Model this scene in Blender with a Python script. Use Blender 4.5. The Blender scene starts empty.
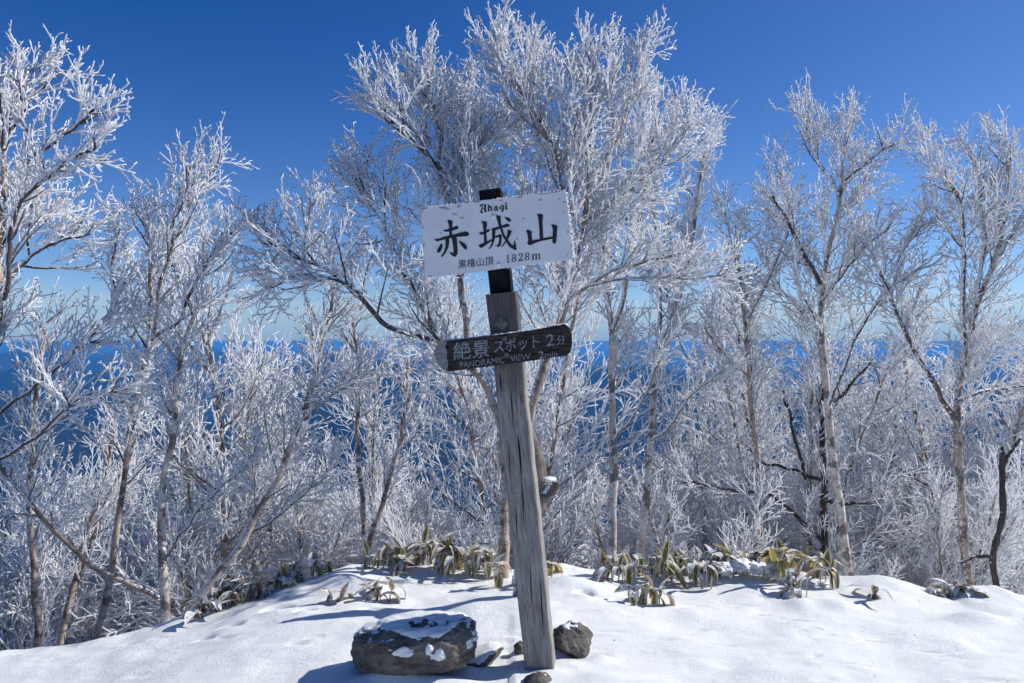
import bpy, math, random
import numpy as np
from mathutils import Vector, Matrix, Euler

rng = np.random.default_rng(11)
random.seed(5)
R = math.radians
scene = bpy.context.scene
col = scene.collection
F = 28.0 / 36.0 * 1024.0          # focal length in pixels
CAMZ = 1.4

# ------------------------------------------------------------------ helpers
def px(u, v, d):
    """point of the place seen at pixel (u, v) at depth d metres"""
    return np.array([(u - 512.0) / F * d, d, CAMZ - (v - 341.5) / F * d])

def tag(o, label=None, cat=None, group=None, kind=None):
    if label: o['label'] = label
    if cat: o['category'] = cat
    if group: o['group'] = group
    if kind: o['kind'] = kind
    return o

def empty(name, loc=(0, 0, 0), rot=(0, 0, 0)):
    o = bpy.data.objects.new(name, None)
    o.location = loc; o.rotation_euler = rot
    o.empty_display_size = 0.1
    col.objects.link(o)
    return o

def link(name, me, mats, parent=None):
    o = bpy.data.objects.new(name, me)
    for m in (mats if isinstance(mats, (list, tuple)) else [mats]):
        if len(me.materials) < len(mats if isinstance(mats, (list, tuple)) else [mats]):
            me.materials.append(m)
    col.objects.link(o)
    if parent is not None: o.parent = parent
    return o

class MB:
    """gathers polygons and makes ONE mesh of them"""
    def __init__(self):
        self.v = []; self.loops = []; self.tot = []; self.mat = []; self.n = 0; self.uv = []
    def add(self, V, loops, tot, mat=0):
        V = np.asarray(V, float).reshape(-1, 3)
        loops = np.asarray(loops, np.int64).ravel()
        tot = np.asarray(tot, np.int64).ravel()
        self.v.append(V); self.loops.append(loops + self.n); self.tot.append(tot)
        self.mat.append(np.full(len(tot), mat, np.int32)); self.n += len(V)
    def faces(self, V, fs, mat=0):
        self.add(V, [i for f in fs for i in f], [len(f) for f in fs], mat)
    def tubes(self, P, Rd, sides=3, mat=0, rough=0.0, cap=True):
        P = np.asarray(P, float); Rd = np.asarray(Rd, float)
        N, n = P.shape[:2]
        if N == 0: return
        T = np.gradient(P, axis=1)
        T /= np.linalg.norm(T, axis=2, keepdims=True) + 1e-12
        ref = rng.normal(size=(N, 1, 3))
        ch = P[:, -1:] - P[:, :1]; ch /= np.linalg.norm(ch, axis=2, keepdims=True) + 1e-12
        ref -= (ref * ch).sum(2, keepdims=True) * ch
        ref /= np.linalg.norm(ref, axis=2, keepdims=True) + 1e-12
        U = ref - (ref * T).sum(2, keepdims=True) * T
        U /= np.linalg.norm(U, axis=2, keepdims=True) + 1e-12
        W = np.cross(T, U)
        a = np.arange(sides) / sides * 2 * math.pi
        ca = np.cos(a)[None, None, :, None]; sa = np.sin(a)[None, None, :, None]
        rr = Rd[:, :, None, None]
        if rough > 0:
            rr = rr * (1 + rough * rng.uniform(-1, 1, (N, n, sides, 1)))
        V = P[:, :, None, :] + rr * (ca * U[:, :, None, :] + sa * W[:, :, None, :])
        i = np.arange(N)[:, None, None] * n * sides
        j = np.arange(n - 1)[None, :, None] * sides
        k = np.arange(sides)[None, None, :]
        k2 = (k + 1) % sides
        q = np.stack([i + j + k, i + j + k2, i + j + sides + k2, i + j + sides + k], axis=-1).reshape(-1)
        self.add(V, q, np.full(N * (n - 1) * sides, 4), mat)
        if cap:
            c = (np.arange(N)[:, None] * n * sides + (n - 1) * sides + np.arange(sides)[None, :]).reshape(-1)
            base = self.n - N * n * sides
            self.loops.append(c + base); self.tot.append(np.full(N, sides)); self.mat.append(np.full(N, mat, np.int32))
    def box(self, lo, hi, mat=0, M=None):
        x0, y0, z0 = lo; x1, y1, z1 = hi
        V = np.array([[x0,y0,z0],[x1,y0,z0],[x1,y1,z0],[x0,y1,z0],[x0,y0,z1],[x1,y0,z1],[x1,y1,z1],[x0,y1,z1]])
        if M is not None: V = V @ M.T
        self.faces(V, [(3,2,1,0),(4,5,6,7),(0,1,5,4),(1,2,6,5),(2,3,7,6),(3,0,4,7)], mat)
    def mesh(self, name, smooth=True):
        V = np.concatenate(self.v); lo = np.concatenate(self.loops).astype(np.int32)
        tot = np.concatenate(self.tot).astype(np.int32); mt = np.concatenate(self.mat)
        me = bpy.data.meshes.new(name)
        me.vertices.add(len(V)); me.vertices.foreach_set('co', V.astype(np.float32).ravel())
        me.loops.add(len(lo)); me.loops.foreach_set('vertex_index', lo)
        me.polygons.add(len(tot))
        st = np.concatenate([[0], np.cumsum(tot)[:-1]]).astype(np.int32)
        me.polygons.foreach_set('loop_start', st); me.polygons.foreach_set('loop_total', tot)
        me.polygons.foreach_set('material_index', mt.astype(np.int32))
        me.polygons.foreach_set('use_smooth', np.full(len(tot), smooth))
        me.update(calc_edges=True); me.validate()
        return me
    def build(self, name, mats, parent=None, smooth=True):
        return link(name, self.mesh(name, smooth), mats if isinstance(mats, (list, tuple)) else [mats], parent)

# ------------------------------------------------------------------ noise
def _h(ix, iy, iz, s):
    n = (ix * 374761393 + iy * 668265263 + iz * 2147483647 + s * 974634777) & 0xffffffff
    n = ((n ^ (n >> 13)) * 1274126177) & 0xffffffff
    n = (n ^ (n >> 16)) & 0xffffffff
    return n / 4294967295.0 * 2 - 1
def vn(x, y, z=None, s=0):
    x = np.asarray(x, float); y = np.asarray(y, float)
    z = np.zeros_like(x) if z is None else np.asarray(z, float)
    ix, iy, iz = [np.floor(a).astype(np.int64) for a in (x, y, z)]
    fx, fy, fz = x - ix, y - iy, z - iz
    fx, fy, fz = [f * f * f * (f * (f * 6 - 15) + 10) for f in (fx, fy, fz)]
    r = 0
    for a in (0, 1):
        for b in (0, 1):
            for c in (0, 1):
                w = (fx if a else 1 - fx) * (fy if b else 1 - fy) * (fz if c else 1 - fz)
                r = r + w * _h(ix + a, iy + b, iz + c, s)
    return r
def fbm(x, y, z=None, o=4, s=0, g=0.5):
    r = 0; a = 1.0; f = 1.0
    for k in range(o):
        r = r + a * vn(np.asarray(x) * f + 17.3 * k, np.asarray(y) * f - 9.1 * k, None if z is None else np.asarray(z) * f, s + k)
        a *= g; f *= 2.03
    return r

# ------------------------------------------------------------------ materials
def new_mat(name):
    m = bpy.data.materials.new(name); m.use_nodes = True
    nt = m.node_tree
    b = nt.nodes['Principled BSDF']
    return m, nt, b
class NT:
    def __init__(self, nt): self.nt = nt
    def n(self, t, **k):
        o = self.nt.nodes.new(t)
        for a, v in k.items():
            if a in o.inputs: o.inputs[a].default_value = v
            else: setattr(o, a, v)
        return o
    def l(self, a, b): self.nt.links.new(a, b)
    def ramp(self, fac, stops):
        r = self.nt.nodes.new('ShaderNodeValToRGB')
        e = r.color_ramp.elements
        while len(e) < len(stops): e.new(0.5)
        for q, (p, c) in zip(e, stops):
            q.position = p; q.color = (*c, 1) if len(c) == 3 else c
        self.l(fac, r.inputs[0]); return r.outputs[0]
    def math(self, op, a, b=None, clamp=False):
        m = self.nt.nodes.new('ShaderNodeMath'); m.operation = op; m.use_clamp = clamp
        for i, q in enumerate((a, b)):
            if q is None: continue
            if isinstance(q, (int, float)): m.inputs[i].default_value = q
            else: self.l(q, m.inputs[i])
        return m.outputs[0]
    def mix(self, f, a, b):
        m = self.nt.nodes.new('ShaderNodeMix'); m.data_type = 'RGBA'
        for s, q in ((m.inputs[0], f), (m.inputs[6], a), (m.inputs[7], b)):
            if isinstance(q, (int, float)): s.default_value = q
            elif isinstance(q, tuple): s.default_value = (*q, 1)
            else: self.l(q, s)
        return m.outputs[2]
    def noise(self, scale, detail=3, rough=0.5, vec=None, scl=None):
        tc = self.n('ShaderNodeTexCoord')
        src = tc.outputs['Object']
        if scl is not None:
            mp = self.n('ShaderNodeMapping'); mp.inputs['Scale'].default_value = scl
            self.l(src, mp.inputs[0]); src = mp.outputs[0]
        t = self.n('ShaderNodeTexNoise', Scale=scale, Detail=detail, Roughness=rough)
        self.l(src, t.inputs['Vector']); return t.outputs['Fac']
    def bump(self, h, dist, strength, b):
        u = self.n('ShaderNodeBump', Strength=strength, Distance=dist)
        self.l(h, u.inputs['Height']); self.l(u.outputs[0], b.inputs['Normal']); return u
    def sstep(self, v, lo, hi):
        m = self.nt.nodes.new('ShaderNodeMapRange'); m.interpolation_type = 'SMOOTHSTEP'
        self.l(v, m.inputs[0]); m.inputs[1].default_value = lo; m.inputs[2].default_value = hi
        return m.outputs[0]

def side_dot(q, vec):
    g = q.n('ShaderNodeNewGeometry')
    d = q.nt.nodes.new('ShaderNodeVectorMath'); d.operation = 'DOT_PRODUCT'
    q.l(g.outputs['Normal'], d.inputs[0]); d.inputs[1].default_value = vec
    return d.outputs['Value']

WIND = Vector((-0.62, -0.15, 0.72)).normalized()
RIME = (0.92, 0.93, 0.95)

def mat_rimed(name, bark, bark2, lo, hi, nscale=35.0, marks=False, transl=0.0):
    """bark with hoarfrost grown on its windward and upper side; lo/hi set how far it wraps round"""
    m, nt, b = new_mat(name); q = NT(nt)
    n1 = q.noise(nscale, 3, 0.6)
    n2 = q.noise(9.0, 3, 0.6)
    base = q.mix(q.sstep(n2, 0.35, 0.65), bark, bark2)
    if marks:
        n3 = q.noise(22.0, 4, 0.7, scl=(1, 1, 2.6))
        base = q.mix(q.math('MULTIPLY', q.sstep(n3, 0.56, 0.66), 0.8), base, (0.08, 0.065, 0.055))
        n4 = q.noise(7.0, 4, 0.6)
        base = q.mix(q.math('MULTIPLY', q.sstep(n4, 0.5, 0.57), 0.8), base, (0.075, 0.06, 0.05))
    d = side_dot(q, WIND)
    f = q.math('ADD', d, q.math('MULTIPLY', q.math('SUBTRACT', n1, 0.5), 1.9))
    f = q.sstep(f, lo, hi)
    q.l(q.mix(f, base, RIME), b.inputs['Base Color'])
    b.inputs['Roughness'].default_value = 0.6
    b.inputs['Specular IOR Level'].default_value = 0.3
    q.bump(n1, 0.01, 0.6, b)
    if transl > 0:
        tr = q.n('ShaderNodeBsdfTranslucent'); tr.inputs[0].default_value = (*RIME, 1)
        mx = q.n('ShaderNodeMixShader'); 
        q.l(q.math('MULTIPLY', f, transl), mx.inputs[0])
        q.l(b.outputs[0], mx.inputs[1]); q.l(tr.outputs[0], mx.inputs[2])
        q.l(mx.outputs[0], nt.nodes['Material Output'].inputs['Surface'])
    return m

M = {}
M['birch'] = mat_rimed('birch_bark', (0.42, 0.35, 0.29), (0.62, 0.57, 0.52), 0.55, 1.05, 40, True)
M['birch_warm'] = mat_rimed('birch_bark_warm', (0.32, 0.24, 0.18), (0.46, 0.38, 0.31), 0.55, 1.05, 40, True)
M['darkbark'] = mat_rimed('dark_bark', (0.035, 0.028, 0.026), (0.07, 0.055, 0.05), 0.85, 1.1, 30)
M['limb'] = mat_rimed('limb_bark', (0.15, 0.115, 0.095), (0.27, 0.22, 0.185), 0.15, 0.55, 60)
M['limb_dark'] = mat_rimed('limb_bark_dark', (0.045, 0.034, 0.03), (0.11, 0.08, 0.07), 0.1, 0.5, 45)
M['stumpwood'] = mat_rimed('stump_wood', (0.07, 0.06, 0.055), (0.18, 0.15, 0.13), 0.45, 0.8, 50)
M['limb_white'] = mat_rimed('limb_bark_heavy_rime', (0.2, 0.165, 0.14), (0.3, 0.26, 0.23), -0.9, -0.3, 60, transl=0.2)
M['twig_mid'] = mat_rimed('rimed_twig_bare', (0.16, 0.125, 0.12), (0.25, 0.21, 0.2), -1.0, -0.35, 45, transl=0.45)
M['twig'] = mat_rimed('rimed_twig', (0.16, 0.13, 0.12), (0.34, 0.30, 0.29), -1.7, -1.1, 45, transl=0.5)

# snow
m, nt, b = new_mat('snow'); q = NT(nt)
n1 = q.noise(1.3, 4, 0.55); n2 = q.noise(170, 3, 0.7); n3 = q.noise(38, 4, 0.65)
q.l(q.mix(n1, (0.80, 0.83, 0.835), (0.84, 0.865, 0.87)), b.inputs['Base Color'])
b.inputs['Roughness'].default_value = 0.55
b.inputs['Specular IOR Level'].default_value = 0.35
b.inputs['Subsurface Weight'].default_value = 0.0
hh = q.math('ADD', q.math('MULTIPLY', n2, 0.6), q.math('MULTIPLY', n3, 0.45))
q.bump(hh, 0.012, 0.85, b)
M['snow'] = m

# far forest and valley, some blue of the distant air painted into the colour
m, nt, b = new_mat('forested_hills'); q = NT(nt)
n1 = q.noise(0.004, 6, 0.65)
q.l(q.ramp(n1, [(0.3, (0.007, 0.014, 0.024)), (0.6, (0.012, 0.024, 0.04)), (0.75, (0.05, 0.065, 0.085))]), b.inputs['Base Color'])
b.inputs['Roughness'].default_value = 0.95; b.inputs['Specular IOR Level'].default_value = 0.0
M['hills'] = m

# ------------------------------------------------------------------ ground shape
crest_px = [(-260, 690, 4.2), (0, 653, 4.3), (50, 648, 4.35), (100, 641, 4.4), (150, 631, 4.5), (200, 614, 4.6), (250, 599, 4.75),
            (300, 582, 4.9), (345, 569, 5.0), (400, 567, 5.05), (460, 570, 5.05), (520, 572, 5.05), (560, 563, 5.05),
            (600, 572, 5.0), (640, 578, 5.0), (700, 579, 5.0), (760, 577, 5.0), (800, 584, 5.0), (835, 578, 5.0), (880, 581, 5.0),
            (915, 590, 4.9), (945, 600, 4.85), (970, 590, 4.85), (1000, 587, 4.85), (1024, 597, 4.8), (1290, 640, 4.6)]
cX = np.array([(u - 512) / F * d for u, v, d in crest_px])
cY = np.array([d for u, v, d in crest_px])
cH = np.array([CAMZ - (v - 341.5) / F * d for u, v, d in crest_px])
def gauss_interp(x, sig):
    w = np.zeros_like(x); acc = np.zeros_like(x)
    for o in np.linspace(-2, 2, 17):
        k = math.exp(-o * o / 2)
        acc += k * np.interp(x + o * sig, cX, cH); w += k
    return acc / w
rg_ = np.random.default_rng(4)
dents = []          # (px, py, half length m, half width m, depth m, angle deg)
for d_ in [(rg_.uniform(60, 980), rg_.uniform(592, 676), rg_.uniform(.03, .07), rg_.uniform(.015, .03), rg_.uniform(.006, .016), rg_.uniform(-40, 40)) for _ in range(26)] + [(845, 652, .14, .018, .012, -6), (718, 634, .10, .016, .011, 0), (988, 671, .14, .018, .013, -8), (315, 655, .05, .025, .012, 10),
           (297, 662, .05, .025, .012, 10), (232, 628, .06, .035, .03, 15), (278, 617, .08, .05, .05, 10), (305, 623, .05, .035, .03, 20),
           (205, 638, .05, .03, .02, 0), (610, 627, .09, .02, .01, 5), (662, 632, .07, .02, .008, 0), (590, 652, .10, .05, .025, 0),
           (742, 590, .05, .025, .02, 0), (620, 593, .06, .03, .018, 10), (760, 600, .05, .02, .01, 0), (370, 603, .05, .03, .03, 10),
           (585, 590, .05, .04, .035, 0), (455, 655, .14, .06, .03, 15)]:
    u, v = d_[0], d_[1]; y0 = CAMZ * F / (v - 341.5)
    if u < 330: y0 *= 1.08
    dents.append(((u - 512) / F * y0, y0) + d_[2:])
mounds = []         # (px, py, depth, radius, height)
for u, v, rx, ry, h in [(372, 584, .16, .10, .045), (345, 577, .12, .12, .03), (572, 582, .16, .12, .05), (640, 583, .1, .08, .03), (975, 600, .14, .08, .05),
                     (1000, 600, .15, .1, .03), (835, 590, .12, .1, .03), (430, 679, .17, .055, .035), (385, 676, .12, .05, .05), (520, 600, .12, .15, .02), (800, 590, .08, .08, .03),
                     (600, 676, .10, .05, .02), (460, 600, .2, .12, .02), (700, 600, .3, .12, .015), (90, 670, .4, .1, .02), (545, 671, .09, .05, .018), (352, 664, .06, .05, .035), (478, 668, .08, .04, .012), (600, 655, .06, .05, .03), (566, 664, .07, .035, .02), (515, 672, .05, .04, .02)]:
    y0 = CAMZ * F / (v - 341.5)
    mounds.append(((u - 512) / F * y0, y0, rx, ry, h))

def far_h(x, y):
    r = np.hypot(x, y)
    az = np.arctan2(x, y)
    k = fbm(x / 5200.0 + 3.1, y / 5200.0 - 1.7, o=6, s=40, g=0.52)
    ridge = 1 - np.abs(k) * 1.6
    left = 1 / (1 + np.exp((az + 0.05) * 5))
    amp = np.interp(r, [0, 1500, 3500, 9000, 20000, 45000, 90000], [60, 220, 520, 700, 620, 520, 60])
    amp = amp * (0.75 + 0.5 * left)
    return -960 + amp * (ridge * 0.95 + 0.30 * fbm(x / 1500.0, y / 1500.0, o=4, s=60)) - np.interp(r, [0, 8000, 30000], [0, 120, 60])

def ground(x, y, fine=True):
    x = np.asarray(x, float); y = np.asarray(y, float)
    yc = np.interp(x, cX, cY); hd = np.interp(x, cX, cH); hs = gauss_interp(x, 0.25)
    t = np.clip((y - 2.2) / (yc - 2.2), 0, 1); t = t * t * (3 - 2 * t)
    far_l = np.clip((x + 4.2) / -6, 0, 1)
    h = hs * np.where(x < 0, np.clip((y + 1) / (yc + 1), 0, 1), t)
    h = h + (hd - hs) * np.exp(-((y - yc) / 0.22) ** 2)
    d = y - yc
    h = h - np.where(d > 0, 0.52 * (np.sqrt(d * d + 0.04) - 0.2), 0)
    h = h - 0.28 * np.maximum(np.abs(x) - 5.0, 0) - 0.3 * np.maximum(-y - 4, 0)
    near = np.exp(-(np.maximum(np.hypot(x, y) - 6, 0) / 20) ** 2)
    if fine:
        h = h + 0.018 * fbm(x * 1.6, y * 1.6, o=3, s=3) + 0.0055 * fbm(x * 6, y * 7, o=3, s=5) * near
        h = h + 0.012 * fbm(x * 4.0, y * 4.0, o=2, s=8) * np.exp(-((y - yc) / 0.5) ** 2)
        for X, Y, a, b_, dep, ang in dents:
            c, s_ = math.cos(R(ang)), math.sin(R(ang))
            u = (x - X) * c + (y - Y) * s_; w = -(x - X) * s_ + (y - Y) * c
            q_ = (u / a) ** 2 + (w / b_) ** 2
            h = h - dep * np.exp(-q_ ** 2 * 1.2)
            h = h + dep * 0.35 * np.exp(-((u + a * .3) / a) ** 2 - ((w + b_ * 1.6) / b_) ** 2)
        for X, Y, a, b_, dep in mounds:
            h = h + dep * np.exp(-((x - X) / a) ** 2 - ((y - Y) / b_) ** 2)
    h = h + 0.35 * fbm(x / 9.0, y / 9.0, o=3, s=21) * np.clip((np.hypot(x, y) - 8) / 10, 0, 1)
    r = np.hypot(x, y)
    fh = far_h(x, y)
    big = np.maximum(h, fh)
    return big
def gz(x, y): return float(ground(np.array([x]), np.array([y]))[0])

def axis(lo, hi, dlo, dhi, step, grow=1.12):
    a = list(np.arange(dlo, dhi + 1e-6, step))
    s = step; v = a[0]; pre = []
    while v > lo: s = min(s * grow, 3.0); v -= s; pre.append(v)
    s = step; v = a[-1]; post = []
    while v < hi: s = min(s * grow, 3.0); v += s; post.append(v)
    return np.array(pre[::-1] + a + post)
xs = axis(-70, 70, -3.9, 3.9, 0.018); ys = axis(-60, 110, 3.1, 5.7, 0.014)
XX, YY = np.meshgrid(xs, ys)
ZZ = ground(XX, YY)
nx, ny = len(xs), len(ys)
mb = MB()
i = (np.arange(ny - 1)[:, None] * nx + np.arange(nx - 1)[None, :])
qd = np.stack([i, i + 1, i + nx + 1, i + nx], -1).reshape(-1)
mb.add(np.stack([XX, YY, ZZ], -1), qd, np.full((ny - 1) * (nx - 1), 4))
tag(mb.build('ground', M['snow']), kind='structure')

# the mountain flanks, the valleys and the ranges out to the horizon
az = np.radians(np.concatenate([np.arange(-180, -50, 4.0), np.arange(-50, 50, 0.3), np.arange(50, 180.1, 4.0)]))
rr = np.geomspace(50, 120000, 230)
A, RR = np.meshgrid(az, rr)
X2, Y2 = RR * np.sin(A), RR * np.cos(A)
Z2 = ground(X2, Y2, False)
Z2 = Z2 - np.clip((140 - RR) / 20, 0, 1) * 2.5
Z2 = np.where(RR > 60000, Z2 - (RR - 60000) * 0.004, Z2)
na, nr = len(az), len(rr)
mb = MB(); i = (np.arange(nr - 1)[:, None] * na + np.arange(na - 1)[None, :])
mb.add(np.stack([X2, Y2, Z2], -1), np.stack([i, i + 1, i + na + 1, i + na], -1).reshape(-1), np.full((nr - 1) * (na - 1), 4))
tag(mb.build('hills', M['hills']), kind='structure')
ZMIN = float(Z2.min())

# ------------------------------------------------------------------ trees
def polyline(pts, n):
    """smooth resampled line through pts"""
    pts = np.asarray(pts, float)
    s = np.concatenate([[0], np.cumsum(np.linalg.norm(np.diff(pts, axis=0), axis=1))])
    t = np.linspace(0, s[-1], n)
    q = np.stack([np.interp(t, s, pts[:, k]) for k in range(3)], -1)
    for _ in range(2):
        q[1:-1] = 0.25 * q[:-2] + 0.5 * q[1:-1] + 0.25 * q[2:]
    return q, s[-1]

def unit(v): return v / (np.linalg.norm(v, axis=-1, keepdims=True) + 1e-12)

def spawn(P, L, Rr, tmin, tmax, spacing, ang, angj, lenf, plane=None, up=0.1, wig=0.12, n=4, r=0.006, rtip=0.7, droop=0.0):
    """side shoots for N parent lines P (N,m,3)"""
    N, m = P.shape[:2]
    if N == 0: return None
    cnt = np.maximum(0, (L * (tmax - tmin) / spacing + rng.uniform(0, 1, N))).astype(int)
    idx = np.repeat(np.arange(N), cnt)
    if len(idx) == 0: return None
    start = np.cumsum(cnt) - cnt
    j = np.arange(len(idx)) - np.repeat(start, cnt)
    t = tmin + (tmax - tmin) * (j + rng.uniform(0.1, 0.9, len(idx))) / cnt[idx]
    f = t * (m - 1); k = np.minimum(f.astype(int), m - 2); w = (f - k)[:, None]
    S = P[idx, k] * (1 - w) + P[idx, k + 1] * w
    D = unit(P[idx, k + 1] - P[idx, k])
    if plane is None:
        ax = unit(np.cross(D, rng.normal(size=D.shape)))
    else:
        # shoots fan out to either side of a spray, alternately
        nrm = plane[idx]
        side = unit(np.cross(D, nrm)) * np.where(j % 2 == 0, 1, -1)[:, None]
        ax = unit(side + rng.normal(size=D.shape) * 0.45)
        ax = unit(ax - (ax * D).sum(-1, keepdims=True) * D)
    a = np.radians(ang + rng.uniform(-angj, angj, len(idx)))[:, None]
    d = unit(np.cos(a) * D + np.sin(a) * ax)
    Lc = lenf(t, L[idx]) * rng.uniform(0.6, 1.25, len(idx))
    Q = np.zeros((len(idx), n, 3)); Q[:, 0] = S
    upv = np.array([0, 0, 1.0])
    for s in range(1, n):
        d = unit(d + rng.normal(size=d.shape) * wig + upv * (up - droop))
        Q[:, s] = Q[:, s - 1] + d * (Lc / (n - 1))[:, None]
    tt = np.linspace(0, 1, n)[None, :]
    rc = np.minimum(r, Rr[idx] * 0.75) if np.ndim(r) == 0 else r
    Rad = np.asarray(rc)[:, None] * (1 - (1 - rtip) * tt)
    nrm = unit(np.cross(D, ax) + rng.normal(size=D.shape) * 0.25)
    return Q, Lc, np.asarray(rc), Rad, nrm, t

def foliate(mb, lines, dens=1.0, twig_r=0.0062, l1=1.0, spur=True, l1sp=0.13, barkm=0, twm=1, ang1=44, mid_m=None, l2=1.0, wig3=0.08, l1r=0.011, trim=1.0):
    """lines: list of (P, L, radius_base, tmin, l1len) grown with three orders of shoots"""
    mid_m = twm if mid_m is None else mid_m
    for P, L, rad, tmin, l1len in lines:
        if trim < 1:                       # the last shoots reach past the stem's end
            P = P[:max(4, int(round(len(P) * trim)))]; L = L * trim
        P = P[None]; La = np.array([L]); Ra = np.array([rad])
        g1 = spawn(P, La, Ra, tmin, 0.99, l1sp / dens, ang1, 12,
                   lambda t, l: l1len * l1 * (0.22 + 0.78 * np.clip((1 - t) * 1.25, 0, 1) ** 0.6), up=0.07, wig=0.10, n=8, r=l1r, rtip=0.45)
        if g1 is None: continue
        allm = [g1]
        mb.tubes(g1[0], g1[3], 5, barkm, 0.12)
        g2 = spawn(g1[0], g1[1], g1[2], 0.12, 0.98, 0.078 / dens, 38, 10,
                   lambda t, l: l2 * np.clip(0.18 + 0.5 * l * (1 - 0.65 * t), 0.18, 0.6), plane=g1[4], up=0.06, wig=0.07, n=6, r=twig_r * 1.2, rtip=0.8)
        g2t = spawn(P, La, Ra, max(tmin, 0.5), 1.0, 0.05 / dens, 38, 10,
                    lambda t, l: np.full_like(t, 0.28 * l2), up=0.05, wig=0.07, n=6, r=twig_r * 1.2, rtip=0.85)
        for g in (g2, g2t):
            if g is None: continue
            mb.tubes(g[0], g[3], 4, mid_m, 0.22)
            g3 = spawn(g[0], g[1], g[2] * 2, 0.12, 1.0, 0.043 / dens, 34, 11,
                       lambda t, l: np.clip(0.05 + 0.36 * l * (1 - 0.6 * t), 0.05, 0.2), plane=g[4], up=0.04, wig=wig3, n=4, r=twig_r * 0.95, rtip=0.9)
            if g3 is None: continue
            mb.tubes(g3[0], g3[3], 3, twm, 0.25)
            if spur:
                g4 = spawn(g3[0], g3[1], g3[2] * 2, 0.1, 1.0, 0.055 / dens, 42, 15,
                           lambda t, l: np.full_like(t, 0.034), up=0.0, wig=0.1, n=2, r=twig_r * 0.8, rtip=0.8)
                if g4 is not None: mb.tubes(g4[0], g4[3], 3, twm, 0.2)

def traced(pts, d, w0, w1, dd=0.0, n=24, ground_it=False, wig=0.012):
    """a stem traced at depth d (running to d+dd at its tip); widths in pixels"""
    k = len(pts)
    seg = np.concatenate([[0], np.cumsum([math.hypot(pts[i+1][0]-pts[i][0], pts[i+1][1]-pts[i][1]) for i in range(k-1)])])
    seg = seg / seg[-1]
    P3 = [px(u, v, d + dd * s) for (u, v), s in zip(pts, seg)]
    if ground_it:
        g = gz(P3[0][0], P3[0][1])
        if P3[0][2] > g - 0.12:
            lean = (P3[0] - P3[1]); lean = lean / max(abs(lean[2]), 1e-3) * (P3[0][2] - g + 0.15)
            bx = P3[0] + lean * np.array([0.5, 0.2, 1])
            P3 = [bx] + P3
    Q, L = polyline(P3, n)
    Q[1:] += (rng.normal(size=(n - 1, 3)) * wig)
    Q[1:-1] = 0.25 * Q[:-2] + 0.5 * Q[1:-1] + 0.25 * Q[2:]
    r = np.linspace(w0 * 0.88, w1, n) / 2 / F * d
    return Q, L, r

tree_list = []
def make_tree(name, label, cat, stems, limbs, bark='birch', limbm='limb', twm='twig', dens=1.0, twig_r=0.0047, tmin=0.35,
              l1=1.0, l1sp=0.13, group=None, ang1=44, mid=None):
    """stems: (pts, depth, w0, w1, dd, l1len[, tmin]); limbs: the same, without a foot in the ground"""
    first = traced(stems[0][0], stems[0][1], 1, 1, 0, ground_it=True)[0][0]
    root = empty(name, tuple(first))
    tag(root, label, cat, group)
    off = first
    crown = MB(); lines = []
    for st in stems:
        pts, d, w0, w1, dd, l1len = st[:6]; tm = st[6] if len(st) > 6 else tmin
        Q, L, r = traced(pts, d, w0, w1, dd, 30, st[7] if len(st) > 7 else True)
        t = MB(); k_ = 27; t.tubes((Q - off)[None, :k_], (r * (1 + 0.06 * rng.normal(size=len(r))))[None, :k_], 10, 0, 0.04)
        t.build('trunk', M[bark], root)
        lines.append((Q - off, L, r[0], tm, l1len))
    for lb in limbs:
        pts, d, w0, w1, dd, l1len = lb[:6]; tm = lb[6] if len(lb) > 6 else 0.15
        Q, L, r = traced(pts, d, w0, w1, dd, 22)
        crown.tubes((Q - off)[None, :20], r[None, :20], 8, 0, 0.10)
        lines.append((Q - off, L, r[0], tm, l1len))
    foliate(crown, lines, dens * (1.0 if dens > 1.08 else 1.02 if twm == 'twig_mid' else 0.93), twig_r, l1, True, l1sp, 0, 1, ang1, l1r=0.0068 if twm == 'twig_mid' else 0.0088, trim=0.95)
    crown.build('crown', [M[limbm], M[twm]], root)
    tree_list.append((stems[0][0][0][0], root))
    return root

S_ = make_tree
# far left, nearest tree: only its right half is in view
S_('birch_tree', 'nearest frosted tree, cut off by the left edge, thick white sprays on blue sky', 'tree',
   [([(-34, 700), (-24, 560), (-10, 420), (-2, 300), (3, 200), (2, 110), (6, 50)], 4.9, 15, 4, 0.2, 0.75, 0.4)],
   [([(4, 300), (12, 231), (21, 199), (53, 175), (76, 154), (108, 143)], 4.9, 6, 3, -0.3, 0.32),
    ([(21, 199), (26, 164), (25, 140), (21, 100), (30, 60)], 4.9, 4, 2.5, 0.3, 0.35),
    ([(26, 164), (42, 150), (70, 132), (102, 104)], 4.8, 4, 2.5, -0.2, 0.3),
    ([(0, 290), (20, 262), (35, 252), (53, 241), (100, 233)], 5.0, 5, 2.5, 0.3, 0.4),
    ([(4, 150), (20, 110), (45, 85), (72, 66)], 5.0, 4, 2.5, 0.5, 0.3),
    ([(3, 200), (-20, 150), (-40, 100)], 5.0, 4, 2.5, 0.5, 0.4),
    ([(-12, 470), (0, 457), (37, 438), (61, 410), (89, 391), (150, 384)], 4.9, 5, 2.5, -0.1, 0.4, 0.3),
    ([(-10, 425), (0, 410), (50, 375), (85, 345), (118, 300)], 5.0, 5, 2.5, 0.3, 0.4, 0.3)],
   bark='birch_warm', limbm='limb_dark', twig_r=0.0050, dens=1.05, l1sp=0.12)
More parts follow.
